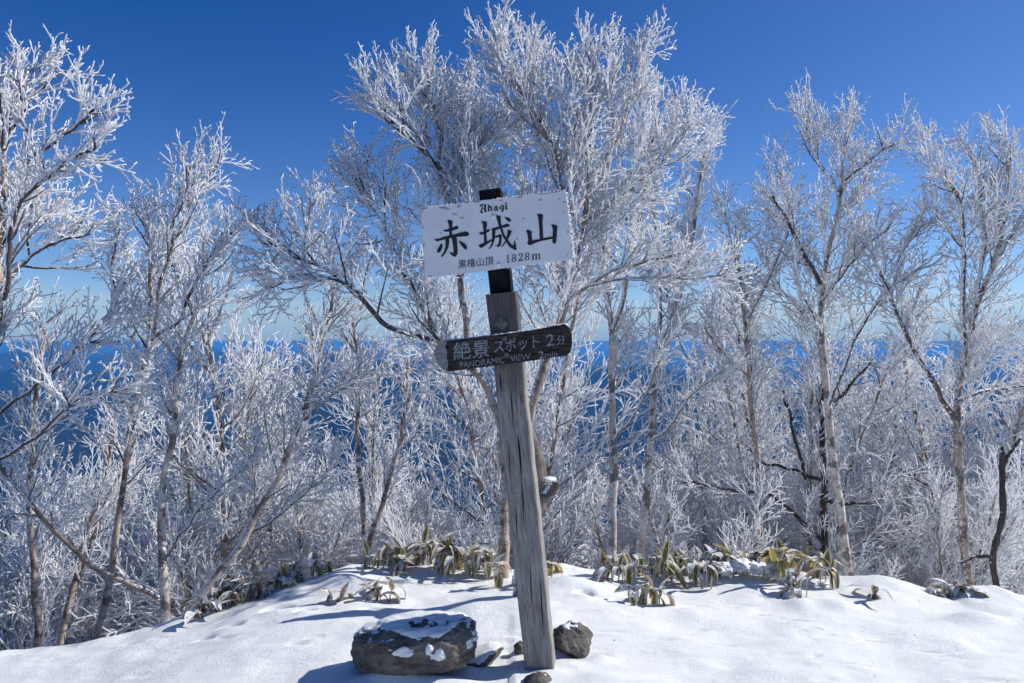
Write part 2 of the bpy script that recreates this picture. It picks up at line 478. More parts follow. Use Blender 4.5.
S_('birch_tree', 'slender frosted tree with a rounded crown alone in the blue sky left of the sign', 'tree',
   [([(94, 644), (108, 588), (115, 541), (122, 480), (131, 434), (135, 400), (146, 365), (152, 341), (149, 295), (149, 235), (146, 211), (143, 170)], 6.3, 10, 2.5, 0.2, 0.55, 0.42)],
   [([(152, 341), (160, 271), (170, 253), (176, 211), (188, 176), (193, 148)], 6.35, 5, 2.5, 0.3, 0.5),
    ([(154, 337), (179, 320), (202, 267), (223, 246), (240, 218)], 6.35, 5, 2.5, -0.4, 0.5),
    ([(176, 235), (195, 195), (212, 169), (226, 158)], 6.4, 3.5, 2.2, 0.5, 0.35),
    ([(146, 365), (120, 320), (112, 270), (118, 215)], 6.3, 4, 2.5, 0.6, 0.5)],
   bark='birch_warm', limbm='limb_dark', twig_r=0.0050)
S_('birch_tree', 'birch with dark knots low on its trunk and a long bare limb reaching left', 'tree',
   [([(165, 626), (164, 602), (163, 565), (162, 527), (159, 495), (169, 462), (174, 434), (178, 391), (180, 354), (196, 310), (218, 270)], 5.6, 12, 3, 0.3, 0.6, 0.55)],
   [([(159, 598), (108, 579), (61, 541), (19, 485), (0, 469), (-40, 430)], 5.6, 6, 3, -0.5, 0.3, 0.5),
    ([(163, 560), (190, 520), (240, 470), (262, 445)], 5.7, 4, 2.2, 0.4, 0.4)],
   bark='birch', dens=1.0)
S_('birch_tree', 'upright pale trunked birch near the left edge of the photo', 'tree',
   [([(37, 647), (34, 574), (29, 513), (33, 457), (37, 406), (45, 350), (50, 290)], 5.9, 10, 3, 0.2, 0.6, 0.35)], [], bark='birch_warm')
S_('birch_tree', 'tan birch leaning right between the upright left birch and the slender one', 'tree',
   [([(59, 644), (75, 584), (89, 527), (105, 480), (115, 434), (118, 390)], 6.6, 10, 3, 0.3, 0.55, 0.4),
    ([(72, 600), (92, 540), (112, 490), (128, 450)], 6.8, 6, 3, 0.3, 0.5, 0.4, False)], [], bark='birch_warm')
S_('birch_tree', 'frosted birch whose bent trunk leans far to the right left of the rocks', 'tree',
   [([(183, 618), (199, 597), (245, 538), (273, 492), (290, 450), (302, 420), (313, 386), (323, 340), (335, 290), (342, 240)], 5.7, 11, 3, 0.5, 0.6, 0.4)],
   [([(245, 538), (300, 500), (345, 455)], 5.9, 4, 2, 0.4, 0.35), ([(302, 420), (330, 395), (365, 372)], 6.0, 4, 2, 0.3, 0.4),
    ([(323, 340), (300, 290), (306, 225), (312, 190)], 6.1, 4, 2.2, 0.3, 0.45)], bark='birch')
S_('birch_tree', 'thin forked frosted birch rising behind the bamboo grass left of the signpost', 'tree',
   [([(363, 561), (378, 519), (393, 466), (404, 427), (408, 378), (405, 325)], 6.7, 8, 3, 0.3, 0.5, 0.35),
    ([(364, 534), (359, 466), (357, 416), (359, 363), (350, 300)], 6.7, 6, 2.5, 0.2, 0.5, 0.35, False)], [], bark='birch_warm')
S_('gnarled_tree', 'gnarled frosted tree behind the signpost with a crooked limb sweeping left', 'tree',
   [([(503, 575), (506, 500), (502, 440), (494, 393), (478, 374), (455, 355), (433, 339), (424, 310), (407, 277), (402, 240)], 4.95, 14, 4, 0.5, 0.5, 0.6),
    ([(470, 368), (466, 320), (459, 275), (450, 225), (446, 198), (441, 167), (442, 123), (435, 101), (414, 50)], 5.3, 8, 2.6, 0.5, 0.7, 0.25, False)],
   [([(433, 339), (385, 326), (369, 306), (353, 287), (337, 276), (300, 272), (262, 290)], 5.3, 7, 2.5, -0.2, 0.45, 0.3),
    ([(337, 276), (304, 258), (272, 245), (250, 240)], 5.2, 4, 2.2, 0.2, 0.4),
    ([(441, 167), (418, 145), (396, 127), (375, 100), (358, 82)], 5.7, 4, 2.5, -0.2, 0.4),
    ([(446, 198), (475, 149), (500, 125)], 5.7, 4, 2.5, 0.3, 0.5),
    ([(407, 277), (380, 220), (352, 180), (345, 160)], 5.6, 4, 2.2, 0.3, 0.5)],
   bark='birch_warm', limbm='limb_dark', twig_r=0.0050, dens=1.1, l1sp=0.105)
S_('birch_tree', 'densest frosted tree whose white crown tops out above the name board', 'tree',
   [([(512, 575), (520, 470), (535, 400), (552, 340), (578, 261), (588, 200), (592, 120), (591, 14)], 5.6, 13, 3, 0.3, 0.65, 0.42)],
   [([(565, 300), (600, 275), (640, 263), (690, 250)], 5.7, 5, 2.4, -0.3, 0.35, 0.4),
    ([(552, 332), (575, 288), (640, 276), (700, 279), (745, 272)], 5.6, 4.5, 2.2, -0.3, 0.3, 0.4),
    ([(578, 261), (562, 200), (556, 150), (530, 110), (505, 60), (500, 30)], 5.7, 6, 2.5, 0.1, 0.6),
    ([(562, 200), (541, 149), (528, 105), (540, 50)], 5.7, 5, 2.5, 0.5, 0.55),
    ([(590, 190), (620, 130), (638, 80), (645, 38)], 5.8, 5, 2.5, 0.1, 0.55),
    ([(588, 220), (640, 180), (680, 145), (690, 105)], 5.8, 5, 2.5, 0.4, 0.5),
    ([(570, 280), (530, 230), (490, 180), (470, 130), (462, 70)], 5.9, 5, 2.5, 0.5, 0.55)],
   bark='birch_warm', limbm='limb', twig_r=0.0050, dens=1.1, l1sp=0.11)
S_('birch_tree', 'pale birch with knotted straight trunk just right of the signpost', 'tree',
   [([(611, 560), (614, 500), (612, 469), (614, 412), (612, 346), (610, 315), (606, 289), (600, 240), (605, 180), (612, 110)], 6.6, 12, 3, 0.2, 0.6, 0.45)],
   [([(612, 330), (626, 284), (640, 220), (650, 150), (662, 90)], 6.6, 6, 2.6, 0.3, 0.6), ([(614, 440), (630, 420), (652, 380), (660, 345)], 6.6, 4, 2, -0.3, 0.25, 0.5)], bark='birch', dens=1.0)
S_('birch_tree', 'pale birch forking high, second to the right of the signpost', 'tree',
   [([(640, 560), (648, 478), (652, 412), (656, 368), (672, 315), (683, 289), (692, 235), (702, 170), (706, 120), (708, 95)], 7.0, 11, 3, 0.2, 0.6, 0.45)],
   [([(656, 368), (660, 289), (652, 200), (640, 120), (630, 80)], 7.0, 6, 2.6, 0.3, 0.6),
    ([(652, 440), (667, 429), (690, 395), (707, 381), (740, 360)], 7.0, 4, 2, -0.4, 0.3, 0.4)], bark='birch', dens=1.0)
S_('birch_tree', 'slim frosted birch with V-shaped fork left of the tallest right-hand birch', 'tree',
   [([(762, 560), (761, 538), (759, 492), (756, 447), (751, 416), (749, 378), (746, 340), (747, 322), (742, 287), (734, 248), (723, 204), (716, 165)], 7.2, 9, 2.5, 0.2, 0.55, 0.42)],
   [([(747, 318), (771, 270), (789, 235), (786, 190), (770, 150)], 7.2, 5, 2.2, 0.3, 0.45),
    ([(749, 378), (720, 350), (700, 320)], 7.2, 3, 2, -0.3, 0.4)], bark='birch_warm', twm='twig_mid', dens=0.95)
S_('birch_tree', 'tallest frosted birch right of the sign with a broad fan-shaped crown', 'tree',
   [([(849, 570), (841, 523), (833, 469), (830, 424), (824, 378), (820, 340), (821, 290), (832, 236), (838, 199), (844, 171), (846, 134), (860, 75)], 7.1, 12, 2.6, 0.2, 0.85, 0.45)],
   [([(821, 285), (797, 240), (780, 205), (762, 185)], 7.1, 5, 2.2, -0.3, 0.35),
    ([(838, 195), (820, 165), (810, 140), (800, 105)], 7.2, 4, 2.2, 0.3, 0.45),
    ([(844, 180), (875, 154), (905, 136)], 7.2, 4, 2.2, -0.2, 0.4),
    ([(822, 300), (854, 257), (880, 235), (898, 214)], 7.1, 4.5, 2.2, -0.3, 0.4),
    ([(821, 330), (790, 300), (760, 257)], 7.1, 4, 2.2, 0.3, 0.35),
    ([(828, 405), (845, 367), (855, 335), (883, 290), (936, 257)], 7.0, 6, 2.2, -0.3, 0.4, 0.4)],
   bark='birch', limbm='limb_dark', twm='twig_mid', dens=1.0, l1sp=0.12, twig_r=0.0044)
S_('birch_tree', 'grey slender trunk standing close left of the tallest right-hand birch', 'tree',
   [([(807, 560), (810, 473), (812, 397), (808, 330)], 8.0, 8, 3, 0.2, 0.5, 0.4)], [], bark='birch_warm', twm='twig_mid', dens=0.9)
S_('dark_tree', 'black-barked old tree with crooked branches behind the tallest right-hand birch', 'tree',
   [([(826, 570), (824, 500), (822, 435), (820, 386), (815, 350)], 7.9, 11, 4, 0.2, 0.5, 0.35)],
   [([(822, 540), (803, 523), (769, 492), (738, 492), (700, 485), (675, 480)], 7.9, 5, 2, -0.4, 0.3, 0.3),
    ([(822, 480), (790, 470), (760, 462), (745, 440)], 7.9, 3.6, 2, 0.3, 0.3, 0.3),
    ([(822, 500), (840, 505), (870, 503), (875, 490)], 7.9, 4, 2, 0.2, 0.25, 0.3),
    ([(822, 420), (850, 385), (880, 350)], 7.9, 5, 2.2, 0.3, 0.35, 0.3),
    ([(806, 480), (795, 440), (785, 400), (782, 380)], 7.9, 4, 2, 0.2, 0.3, 0.3)],
   bark='darkbark', limbm='darkbark', twm='twig_mid', dens=0.8)
S_('birch_tree', 'frosted birch at the right edge with several steep dark stems', 'tree',
   [([(968, 590), (963, 540), (959, 487), (957, 408), (961, 360), (970, 331), (978, 293), (999, 259), (1006, 213), (1008, 156), (1007, 100)], 6.6, 12, 2.8, 0.2, 0.75, 0.42)],
   [([(963, 345), (964, 232), (961, 202), (940, 171), (915, 150)], 6.6, 6, 2.4, -0.2, 0.5, 0.3),
    ([(978, 300), (985, 240), (975, 170), (965, 130)], 6.6, 5, 2.4, 0.4, 0.4),
    ([(1000, 255), (1024, 217), (1050, 170)], 6.6, 4, 2.2, 0.2, 0.4),
    ([(955, 420), (948, 412), (930, 375), (913, 346), (900, 320), (887, 287), (868, 250)], 6.6, 6, 2.2, -0.3, 0.4, 0.3),
    ([(957, 400), (985, 390), (1023, 386), (1060, 370)], 6.6, 5, 2.2, 0.2, 0.3),
    ([(890, 300), (900, 255), (930, 215)], 6.5, 3.5, 2, 0.2, 0.35)],
   bark='birch_warm', limbm='limb_dark', twm='twig_mid', dens=1.0, l1sp=0.12, twig_r=0.0044)

# the snag at the right edge
root = empty('dead_tree', tuple(px(996, 590, 5.9)))
tag(root, 'short dark dead snag with one forked stub at the right edge', 'tree')
off = px(996, 590, 5.9)
for nm, pts, w0, w1 in (('trunk', [(997, 600), (996, 581), (990, 557), (998, 535), (1005, 513), (1001, 482), (1003, 447)], 9, 4.5), ('branch', [(1002, 470), (1008, 455), (1021, 439)], 5, 2.5),
                        ('branch', [(990, 557), (975, 556), (960, 563)], 4, 2)):
    Q, L, r = traced(pts, 5.9, w0, w1, 0, 22, nm == 'trunk', 0.004)
    t = MB(); t.tubes((Q - off)[None], (r * rng.uniform(0.8, 1.25, len(r)))[None], 10, 0, 0.18)
    t.build(nm, M['darkbark'], root)

# ------------------------------------------------------------------ thicket on the slope
def thicket_proto(h, nst, spread, lean, seed, dens=0.9):
    global rng
    rng = np.random.default_rng(seed)
    cr = MB(); tr = MB(); lines = []
    for s in range(nst):
        a = rng.uniform(0, 2 * math.pi); b0 = np.array([math.cos(a), math.sin(a), 0]) * 0.12 * (nst > 1)
        d = np.array([math.cos(a) * lean, math.sin(a) * lean, 1.0]); hh = h * rng.uniform(0.75, 1.05)
        pts = [b0 + np.array([0, 0, -0.4])]
        for k in range(1, 7):
            d2 = d + rng.normal(size=3) * 0.16; d2[2] = 1
            pts.append(pts[-1] + unit(d2) * (hh + 0.4) / 6)
        Q, L = polyline(pts, 18)
        r = np.linspace(0.030 * h / 4 + .008, 0.010, 18)
        tr.tubes(Q[None], r[None], 6, 0, 0.1)
        lines.append((Q, L, r[0], 0.22, spread))
    foliate(cr, lines, dens * 0.94, 0.0056, 1.0, False, 0.15, 0, 1, 52, l2=1.2, wig3=0.16)
    return tr.mesh('trunk'), cr.mesh('crown')
protos = [thicket_proto(4.2, 2, 1.05, 0.12, 101), thicket_proto(3.8, 3, 0.95, 0.22, 102), thicket_proto(4.6, 2, 1.0, 0.08, 103),
          thicket_proto(3.4, 3, 1.0, 0.3, 104), thicket_proto(4.0, 1, 1.2, 0.1, 105)]
shrubs = [thicket_proto(1.9, 4, 0.55, 0.4, 201, 1.0), thicket_proto(1.6, 5, 0.5, 0.5, 202, 1.0), thicket_proto(2.3, 4, 0.6, 0.35, 203, 1.0)]
rng = np.random.default_rng(77)
landmarks = [(-400, 'beyond the left edge of the photo'), (37, 'behind the upright left birch'), (75, 'behind the tan right-leaning birch'), (110, 'behind the slender round-crowned birch'), (164, 'behind the birch with dark knots'),
             (240, 'behind the bent right-leaning birch'), (310, 'above the snow left of the forked thin birch'), (365, 'behind the forked thin birch'), (430, 'above the long snowy rock'), (500, 'behind the gnarled tree and signpost'),
             (560, 'above the small rock right of the signpost'), (612, 'behind the pale knotted birch'), (648, 'behind the high-forking pale birch'), (705, 'above the right-hand bamboo grass'), (760, 'behind the slim V-forked birch'),
             (825, 'behind the black-barked old tree'), (890, 'between the tallest birch and the right-edge birch'), (963, 'behind the right-edge birch'), (1003, 'behind the dead snag'), (1500, 'at the far right edge')]
def near_mark(u):
    return min(landmarks, key=lambda a: abs(a[0] - u) if -300 < a[0] < 1400 else (abs(u - (-20)) if a[0] < 0 else abs(u - 1045)))[1]
spots = []
def place(n, dlo, dhi, kind, mind, hl):
    tries = 0; got = 0
    while got < n and tries < 4000:
        tries += 1
        d = math.exp(rng.uniform(math.log(dlo), math.log(dhi))); u = rng.uniform(-60, 1084)
        x = (u - 512) / F * d
        if any(math.hypot(x - a[0], d - a[1]) < mind for a in spots if a[2] == kind): continue
        if hl(u, d): continue
        spots.append((x, d, kind, u)); got += 1
place(60, 7.6, 11.5, 'shrub', 0.5, lambda u, d: d < np.interp((u - 512) / F * d, cX, cY) + 0.9)
place(66, 8.6, 26.0, 'tree', 0.9, lambda u, d: (d < 15 and (345 < u < 470 or 625 < u < 735 or u < 60 or 175 < u < 225 or 880 < u < 940)))
bymark = {}
first_used = {}
for x, d, kind, u in spots:
    bymark.setdefault((near_mark(u), kind), []).append((x, d, u))
ORD = ['nearest', 'second nearest', 'third nearest', 'fourth nearest', 'fifth nearest', 'sixth nearest', 'seventh nearest', 'eighth nearest', 'ninth nearest', 'tenth nearest', 'eleventh nearest', 'twelfth nearest']
for (mark, kind), lst in bymark.items():
    lst.sort(key=lambda a: a[1])
    for k, (x, d, u) in enumerate(lst):
        pool = protos if kind == 'tree' else shrubs
        vi = int(rng.integers(len(pool)))
        tm_, cm_ = pool[vi]
        s = rng.uniform(0.8, 1.1)
        if kind == 'tree': s *= (1.22 if u > 500 else 1.15) if d < 14 else 1.25
        root = empty('frosted_tree' if kind == 'tree' else 'frosted_shrub', (x, d, gz(x, d) - 0.02), (rng.uniform(-.06, .06), rng.uniform(-.06, .06), rng.uniform(0, 6.28)))
        root.scale = (s, s, s * rng.uniform(0.92, 1.1))
        who = (ORD[k] + ' ') if len(lst) > 1 else ''
        if kind == 'tree':
            tag(root, f'{who}small white-frosted slope tree {mark}', 'tree', 'small frosted trees on the slope behind the crest')
        else:
            tag(root, f'{who}low white-frosted bush {mark}', 'bush', 'frosted bushes just below the crest')
        link('trunk', tm_, [M['birch_warm']], root); link('crown', cm_, [M['limb'] if kind == 'tree' else M['limb_white'], M['twig']], root)

# ------------------------------------------------------------------ signpost
rng = np.random.default_rng(5)
TH = R(7)
post_base = px(540, 668, 3.4)
sp = empty('signpost', tuple(post_base))
tag(sp, 'leaning weathered wooden signpost carrying a white name board and a dark wooden direction board', 'signpost')
SR = Matrix.Rotation(R(-6.3), 3, 'Y') @ Matrix.Rotation(-TH, 3, 'Z')
sp.rotation_euler = SR.to_euler()
SRn = np.array(SR)
def face(u, v, yoff=0.0):
    """pixel -> local (x, z) on the signpost plane local y = yoff"""
    o = np.array([0, 0, CAMZ]); d = np.array([(u - 512) / F, 1, -(v - 341.5) / F])
    ol = SRn.T @ (o - post_base); dl = SRn.T @ d
    t = (yoff - ol[1]) / dl[1]
    p = ol + dl * t
    return np.array([p[0], p[2]])

def wood_mat(name, c1, c2, c3, scl, dark_top=False, rime=0.0):
    m, nt, b = new_mat(name); q = NT(nt)
    g = q.noise(14, 5, 0.7, scl=scl); g2 = q.noise(60, 4, 0.7, scl=scl); g3 = q.noise(5, 3, 0.6, scl=scl)
    c = q.mix(q.sstep(g, 0.35, 0.65), c1, c2)
    c = q.mix(q.math('MULTIPLY', q.sstep(g2, 0.55, 0.68), 0.65), c, c3)
    c = q.mix(q.math('MULTIPLY', q.sstep(g3, 0.62, 0.70), 0.85), c, c3)
    if dark_top:
        tc = q.n('ShaderNodeTexCoord'); sx = q.n('ShaderNodeSeparateXYZ'); q.l(tc.outputs['Object'], sx.inputs[0])
        wet = q.math('ADD', sx.outputs[2], q.math('MULTIPLY', q.math('SUBTRACT', q.noise(4, 3, 0.6), 0.5), 0.5))
        c = q.mix(q.math('MULTIPLY', q.sstep(wet, 1.10, 1.35), 0.72), c, (0.035, 0.033, 0.036))
    if rime > 0:
        n = q.noise(50, 3, 0.6)
        f = q.math('ADD', side_dot(q, (0, 0, 1)), q.math('MULTIPLY', q.math('SUBTRACT', n, 0.5), 0.8))
        c = q.mix(q.math('MULTIPLY', q.sstep(f, 0.5, 0.9), rime), c, RIME)
    q.l(c, b.inputs['Base Color']); b.inputs['Roughness'].default_value = 0.85
    b.inputs['Specular IOR Level'].default_value = 0.2
    q.bump(q.math('ADD', g2, g), 0.006, 0.7, b)
    return m
M['post'] = wood_mat('weathered_post_wood', (0.19, 0.178, 0.165), (0.38, 0.355, 0.325), (0.045, 0.038, 0.032), (5, 5, 0.45), True, 0.5)
M['boardwood'] = wood_mat('dark_stained_wood', (0.018, 0.015, 0.013), (0.06, 0.049, 0.042), (0.14, 0.12, 0.105), (0.6, 5, 5), False, 0.8)
M['endwood'] = wood_mat('bare_end_wood', (0.20, 0.19, 0.20), (0.33, 0.32, 0.33), (0.1, 0.09, 0.09), (2, 6, 6), False, 0.5)
m, nt, b = new_mat('black_paint'); q = NT(nt)
q.l(q.mix(q.sstep(q.noise(30, 3), .4, .7), (0.006, 0.006, 0.007), (0.016, 0.015, 0.016)), b.inputs['Base Color']); b.inputs['Roughness'].default_value = 0.85; b.inputs['Specular IOR Level'].default_value = 0.1
M['black'] = m
m, nt, b = new_mat('steel_bolt'); q = NT(nt)
q.l(q.mix(q.noise(40, 3), (0.09, 0.085, 0.08), (0.2, 0.19, 0.175)), b.inputs['Base Color']); b.inputs['Roughness'].default_value = 0.55; b.inputs['Metallic'].default_value = 0.4
M['bolt'] = m
m, nt, b = new_mat('white_board_paint'); q = NT(nt)
c = q.mix(q.sstep(q.noise(7, 4, 0.6), 0.35, 0.7), (0.72, 0.725, 0.72), (0.80, 0.80, 0.79))
spt = q.noise(26, 4, 0.65)
c = q.mix(q.math('MULTIPLY', q.sstep(spt, 0.70, 0.76), 0.55), c, (0.22, 0.17, 0.15))
q.l(c, b.inputs['Base Color']); b.inputs['Roughness'].default_value = 0.5
q.bump(q.noise(18, 3), 0.002, 0.3, b)
M['white'] = m
m, nt, b = new_mat('rust_chip'); q = NT(nt)
q.l(q.mix(q.noise(60, 3), (0.16, 0.13, 0.13), (0.5, 0.48, 0.48)), b.inputs['Base Color']); b.inputs['Roughness'].default_value = 0.9
M['chip'] = m
m, nt, b = new_mat('black_lettering'); q = NT(nt)
b.inputs['Base Color'].default_value = (0.012, 0.012, 0.014, 1); b.inputs['Roughness'].default_value = 0.6
M['ink'] = m
m, nt, b = new_mat('worn_white_lettering'); q = NT(nt)
q.l(q.mix(q.sstep(q.noise(110, 3, 0.7), 0.40, 0.68), (0.30, 0.32, 0.34), (0.08, 0.08, 0.085)), b.inputs['Base Color']); b.inputs['Roughness'].default_value = 0.8
M['chalk'] = m

def outline_prism(mb, pts2, y0, y1, mat=0):
    """closed outline in local (x,z), between local y0 (front) and y1 (back)"""
    from mathutils.geometry import tessellate_polygon
    pts2 = [tuple(p) for p in pts2]
    n = len(pts2)
    tri = tessellate_polygon([[Vector((a, b, 0)) for a, b in pts2]])
    V = [(a, y0, b) for a, b in pts2] + [(a, y1, b) for a, b in pts2]
    fs = []
    for t in tri:
        a, b_, c = [Vector(pts2[i]) for i in t]
        cr = (b_ - a).cross(c - a) if False else (b_.x - a.x) * (c.y - a.y) - (b_.y - a.y) * (c.x - a.x)
        t = t if cr > 0 else t[::-1]
        fs.append(tuple(t)); fs.append(tuple(i + n for i in t[::-1]))
    area = sum(pts2[i][0] * pts2[(i + 1) % n][1] - pts2[(i + 1) % n][0] * pts2[i][1] for i in range(n))
    for i in range(n):
        j = (i + 1) % n
        fs.append((j, i, i + n, j + n) if area < 0 else (i, j, j + n, i + n)[::-1])
    mb.faces(V, fs, mat)

# wooden post: slightly uneven square timber, cut chamfers
mb = MB()
x0b = face(524.5, 667)[0]; x1b = face(554, 667)[0]
hp = face(501, 292)[1]
x0t = face(485.5, 292)[0]; x1t = face(515.5, 292)[0]
nz = 60
ring = []
for k in range(nz + 1):
    t = k / nz; z = -0.45 + (hp + 0.45) * t; tt = max(0, z / hp)
    a = x0b + (x0t - x0b) * tt + 0.003 * float(fbm(z * 9, 0.3, o=3, s=1)); bq = x1b + (x1t - x1b) * tt + 0.003 * float(fbm(z * 9, 7.3, o=3, s=2))
    dpt = 0.115; c = 0.005
    ring.append([(a + c, 0, z), (bq - c, 0, z), (bq, c, z), (bq, dpt - c, z), (bq - c, dpt, z), (a + c, dpt, z), (a, dpt - c, z), (a, c, z)])
V = np.array(ring)
V[-1, :, 2] += 0.004 * rng.normal(size=8)
fs = []
for k in range(nz):
    for s in range(8):
        fs.append((k * 8 + s, k * 8 + (s + 1) % 8, (k + 1) * 8 + (s + 1) % 8, (k + 1) * 8 + s))
fs.append(tuple(nz * 8 + s for s in range(8)))
mb.faces(V.reshape(-1, 3), fs)
post = mb.build('post', M['post'], sp, smooth=False)
# long drying cracks in the timber
m, nt, b = new_mat('crack_wood'); b.inputs['Base Color'].default_value = (0.012, 0.010, 0.009, 1); b.inputs['Roughness'].default_value = 1
M['crack'] = m
mb = MB()
for pts in ([(517, 432), (520, 445), (521.5, 462), (522, 480), (520.5, 470), (518.5, 450)], [(511, 392), (512.2, 400), (513, 428), (511.5, 410)], [(521, 478), (523.5, 500), (524, 530), (522.5, 505)],
            [(509, 440), (510, 460), (510.6, 480), (509.3, 462)], [(530, 560), (531.2, 580), (532, 610), (530.4, 588)], [(516, 500), (517, 520), (517.2, 540), (516, 522)], [(500, 372), (501, 380), (501.5, 392), (500, 384)],
            [(540, 575), (542, 600), (543.5, 640), (541.5, 612)]):
    outline_prism(mb, [face(u, v) for u, v in pts], -0.0018, 0.002)
mb.build('crack', M['crack'], post, smooth=False)
# black steel upright carrying the name board
mb = MB()
e0 = face(482.5, 189, 0.035)[0]; e1 = face(502.5, 188, 0.035)[0]
f0 = face(489, 290, 0.035)[0]; f1 = face(512.5, 290, 0.035)[0]
zt = face(491, 189, 0.035)[1]
wid = ((f1 - f0) + (e1 - e0)) / 2; cx_ = (f0 + f1) / 2
mb.box((cx_ - wid / 2, 0.03, hp - 0.25), (cx_ + wid / 2, 0.03 + wid, zt))
up_ = mb.build('upright', M['black'], sp, smooth=False)
bv = up_.modifiers.new('edge', 'BEVEL'); bv.width = 0.003; bv.segments = 2
# name board
BY = 0.018                                    # front plane of the board
corners = [(420.3, 208), (436, 206.3), (470, 202), (500, 198.2), (530, 194.4), (552, 191.6), (565, 190), (567, 203), (569, 222), (571, 243), (573, 259),
           (548, 262), (515, 266.5), (480, 271.3), (455, 274), (425.5, 278), (424, 262), (422.8, 242), (421.5, 222)]
cl = [face(u, v, BY) for u, v in corners]
jit = [c + rng.normal(size=2) * 0.0008 for c in cl]
mb = MB(); outline_prism(mb, jit, BY, BY + 0.012)
board = mb.build('name_board', M['white'], sp, smooth=False)
def blob(u, v, ru, rv, ang=0, n=14, rough=0.3):
    out = []
    for k in range(n):
        a = k / n * 2 * math.pi; r_ = 1 + rng.uniform(-rough, rough)
        x = math.cos(a) * ru * r_; y = math.sin(a) * rv * r_
        c, s = math.cos(R(ang)), math.sin(R(ang))
        out.append((u + x * c - y * s, v + x * s + y * c))
    return out
mb = MB()
for u, v, ru, rv, an in [(424, 208.6, 3.5, 1, -7), (446, 208.5, 3.6, 1.1, 12), (441, 207.6, 2, .8, 10), (454, 214, 3, .7, 12), (462, 217.6, 2.4, .9, 5), (459, 206.3, 1.8, 1.3, 0),
                         (520, 196.8, 3.2, 1.0, -10), (540, 200, 1.8, .8, -20), (559, 199, .9, .9, 0), (564, 202, .9, .8, 0), (543, 193.8, 6, .6, -7), (556, 191.9, 5, .6, -7),
                         (477, 202, 4, .6, -7), (423.6, 245, .9, 1.8, 0), (423, 228, .7, 1.5, 0), (564, 212, .7, .7, 0), (422, 212, .7, 1.6, 0), (467, 203, 1.4, .8, 0),
                         (523.5, 218.5, .9, .9, 0), (517, 238.5, 1, .7, 0), (441, 233, .8, .6, 0), (567, 255, .7, .7, 0), (430, 276, 2.2, .5, -7), (501, 200.5, 2, .6, -7), (568, 232, .5, 2, 0)]:
    mb = MB(); outline_prism(mb, [face(a, b_, BY) for a, b_ in blob(u, v, ru, rv, an, 18, 0.45)], BY - 0.0012, BY + 0.001)
    mb.build('rust_chip', M['chip'], board, smooth=False)
# bolt heads under the paint
mb = MB()
for u, v in ((493.5, 216.5), (498.5, 264.5)):
    c = face(u, v, BY); nseg = 20; V = []; prof = [(0.0105, 0), (0.010, 0.003), (0.007, 0.0055), (0.003, 0.0065)]
    for r_, h in prof:
        for s in range(nseg):
            a = s / nseg * 2 * math.pi; V.append((c[0] + r_ * math.cos(a), BY - h, c[1] + r_ * math.sin(a)))
    fs = [(k * nseg + s, k * nseg + (s + 1) % nseg, (k + 1) * nseg + (s + 1) % nseg, (k + 1) * nseg + s) for k in range(3) for s in range(nseg)]
    fs.append(tuple(3 * nseg + s for s in range(nseg)))
    b1 = MB(); b1.faces(V, fs); b1.build('bolt', M['white'], board)

def z1(p): return (430 + p[0] / 9.76, 205 + p[1] / 9.76)
def z2(p): return (495 + p[0] / 9.76, 190 + p[1] / 9.76)
def z3(p): return (470 + p[0] / 20.48, 195 + p[1] / 20.48)
AKA = [[(170,148),(205,148),(223,162),(216,215),(216,300),(188,305),(186,210)],
       [(125,248),(150,262),(200,258),(275,232),(281,214),(262,203),(200,230),(150,243)],
       [(38,338),(70,356),(130,340),(250,314),(360,305),(382,290),(378,268),(345,257),(250,283),(130,311),(90,328)],
       [(150,325),(187,318),(190,345),(182,410),(152,470),(120,508),(107,504),(140,450),(152,400)],
       [(210,312),(256,306),(264,340),(270,440),(269,480),(245,508),(225,500),(188,468),(195,460),(225,470),(232,450),(226,400)],
       [(110,373),(124,385),(116,430),(95,465),(78,466),(67,448),(85,415)],
       [(280,350),(300,353),(347,383),(363,410),(358,436),(340,433),(305,395)]]
JO = [[(500,158),(545,160),(557,175),(549,260),(556,372),(530,385),(525,260),(515,180)],
      [(476,280),(500,292),(540,279),(582,256),(587,240),(570,238),(530,257),(490,270)],
      [(474,395),(490,419),(512,416),(560,381),(614,345),(602,336),(550,358),(505,380)],
      [(598,230),(620,243),(640,247),(700,226),(779,210),(774,188),(754,183),(694,203),(634,221)],
      [(605,235),(637,232),(640,260),(631,340),(612,395),(582,433),(573,430),(600,380),(607,320)],
      [(632,306),(688,284),(702,300),(640,323)],
      [(676,286),(701,292),(699,350),(690,397),(665,413),(638,393),(664,393),(675,350)],
      [(644,99),(689,109),(694,184),(724,284),(784,374),(814,399),(824,344),(832,354),(847,434),(829,441),(774,409),(714,314),(672,204),(654,144)],
      [(759,239),(800,254),(784,294),(744,364),(704,414),(698,410),(739,344),(753,294)],
      [(724,119),(774,126),(793,146),(784,167),(759,159)]]
YAMA = [[(410,235),(455,234),(471,250),(463,300),(472,482),(438,487),(430,350),(422,270)],
        [(302,392),(325,389),(361,405),(356,430),(363,500),(352,539),(322,536),(317,520),(325,490),(317,430)],
        [(335,508),(362,494),(440,479),(561,453),(564,476),(440,501),(380,523),(350,538)],
        [(549,335),(605,345),(608,365),(599,500),(590,523),(570,523),(559,510),(562,450),(565,380)]]
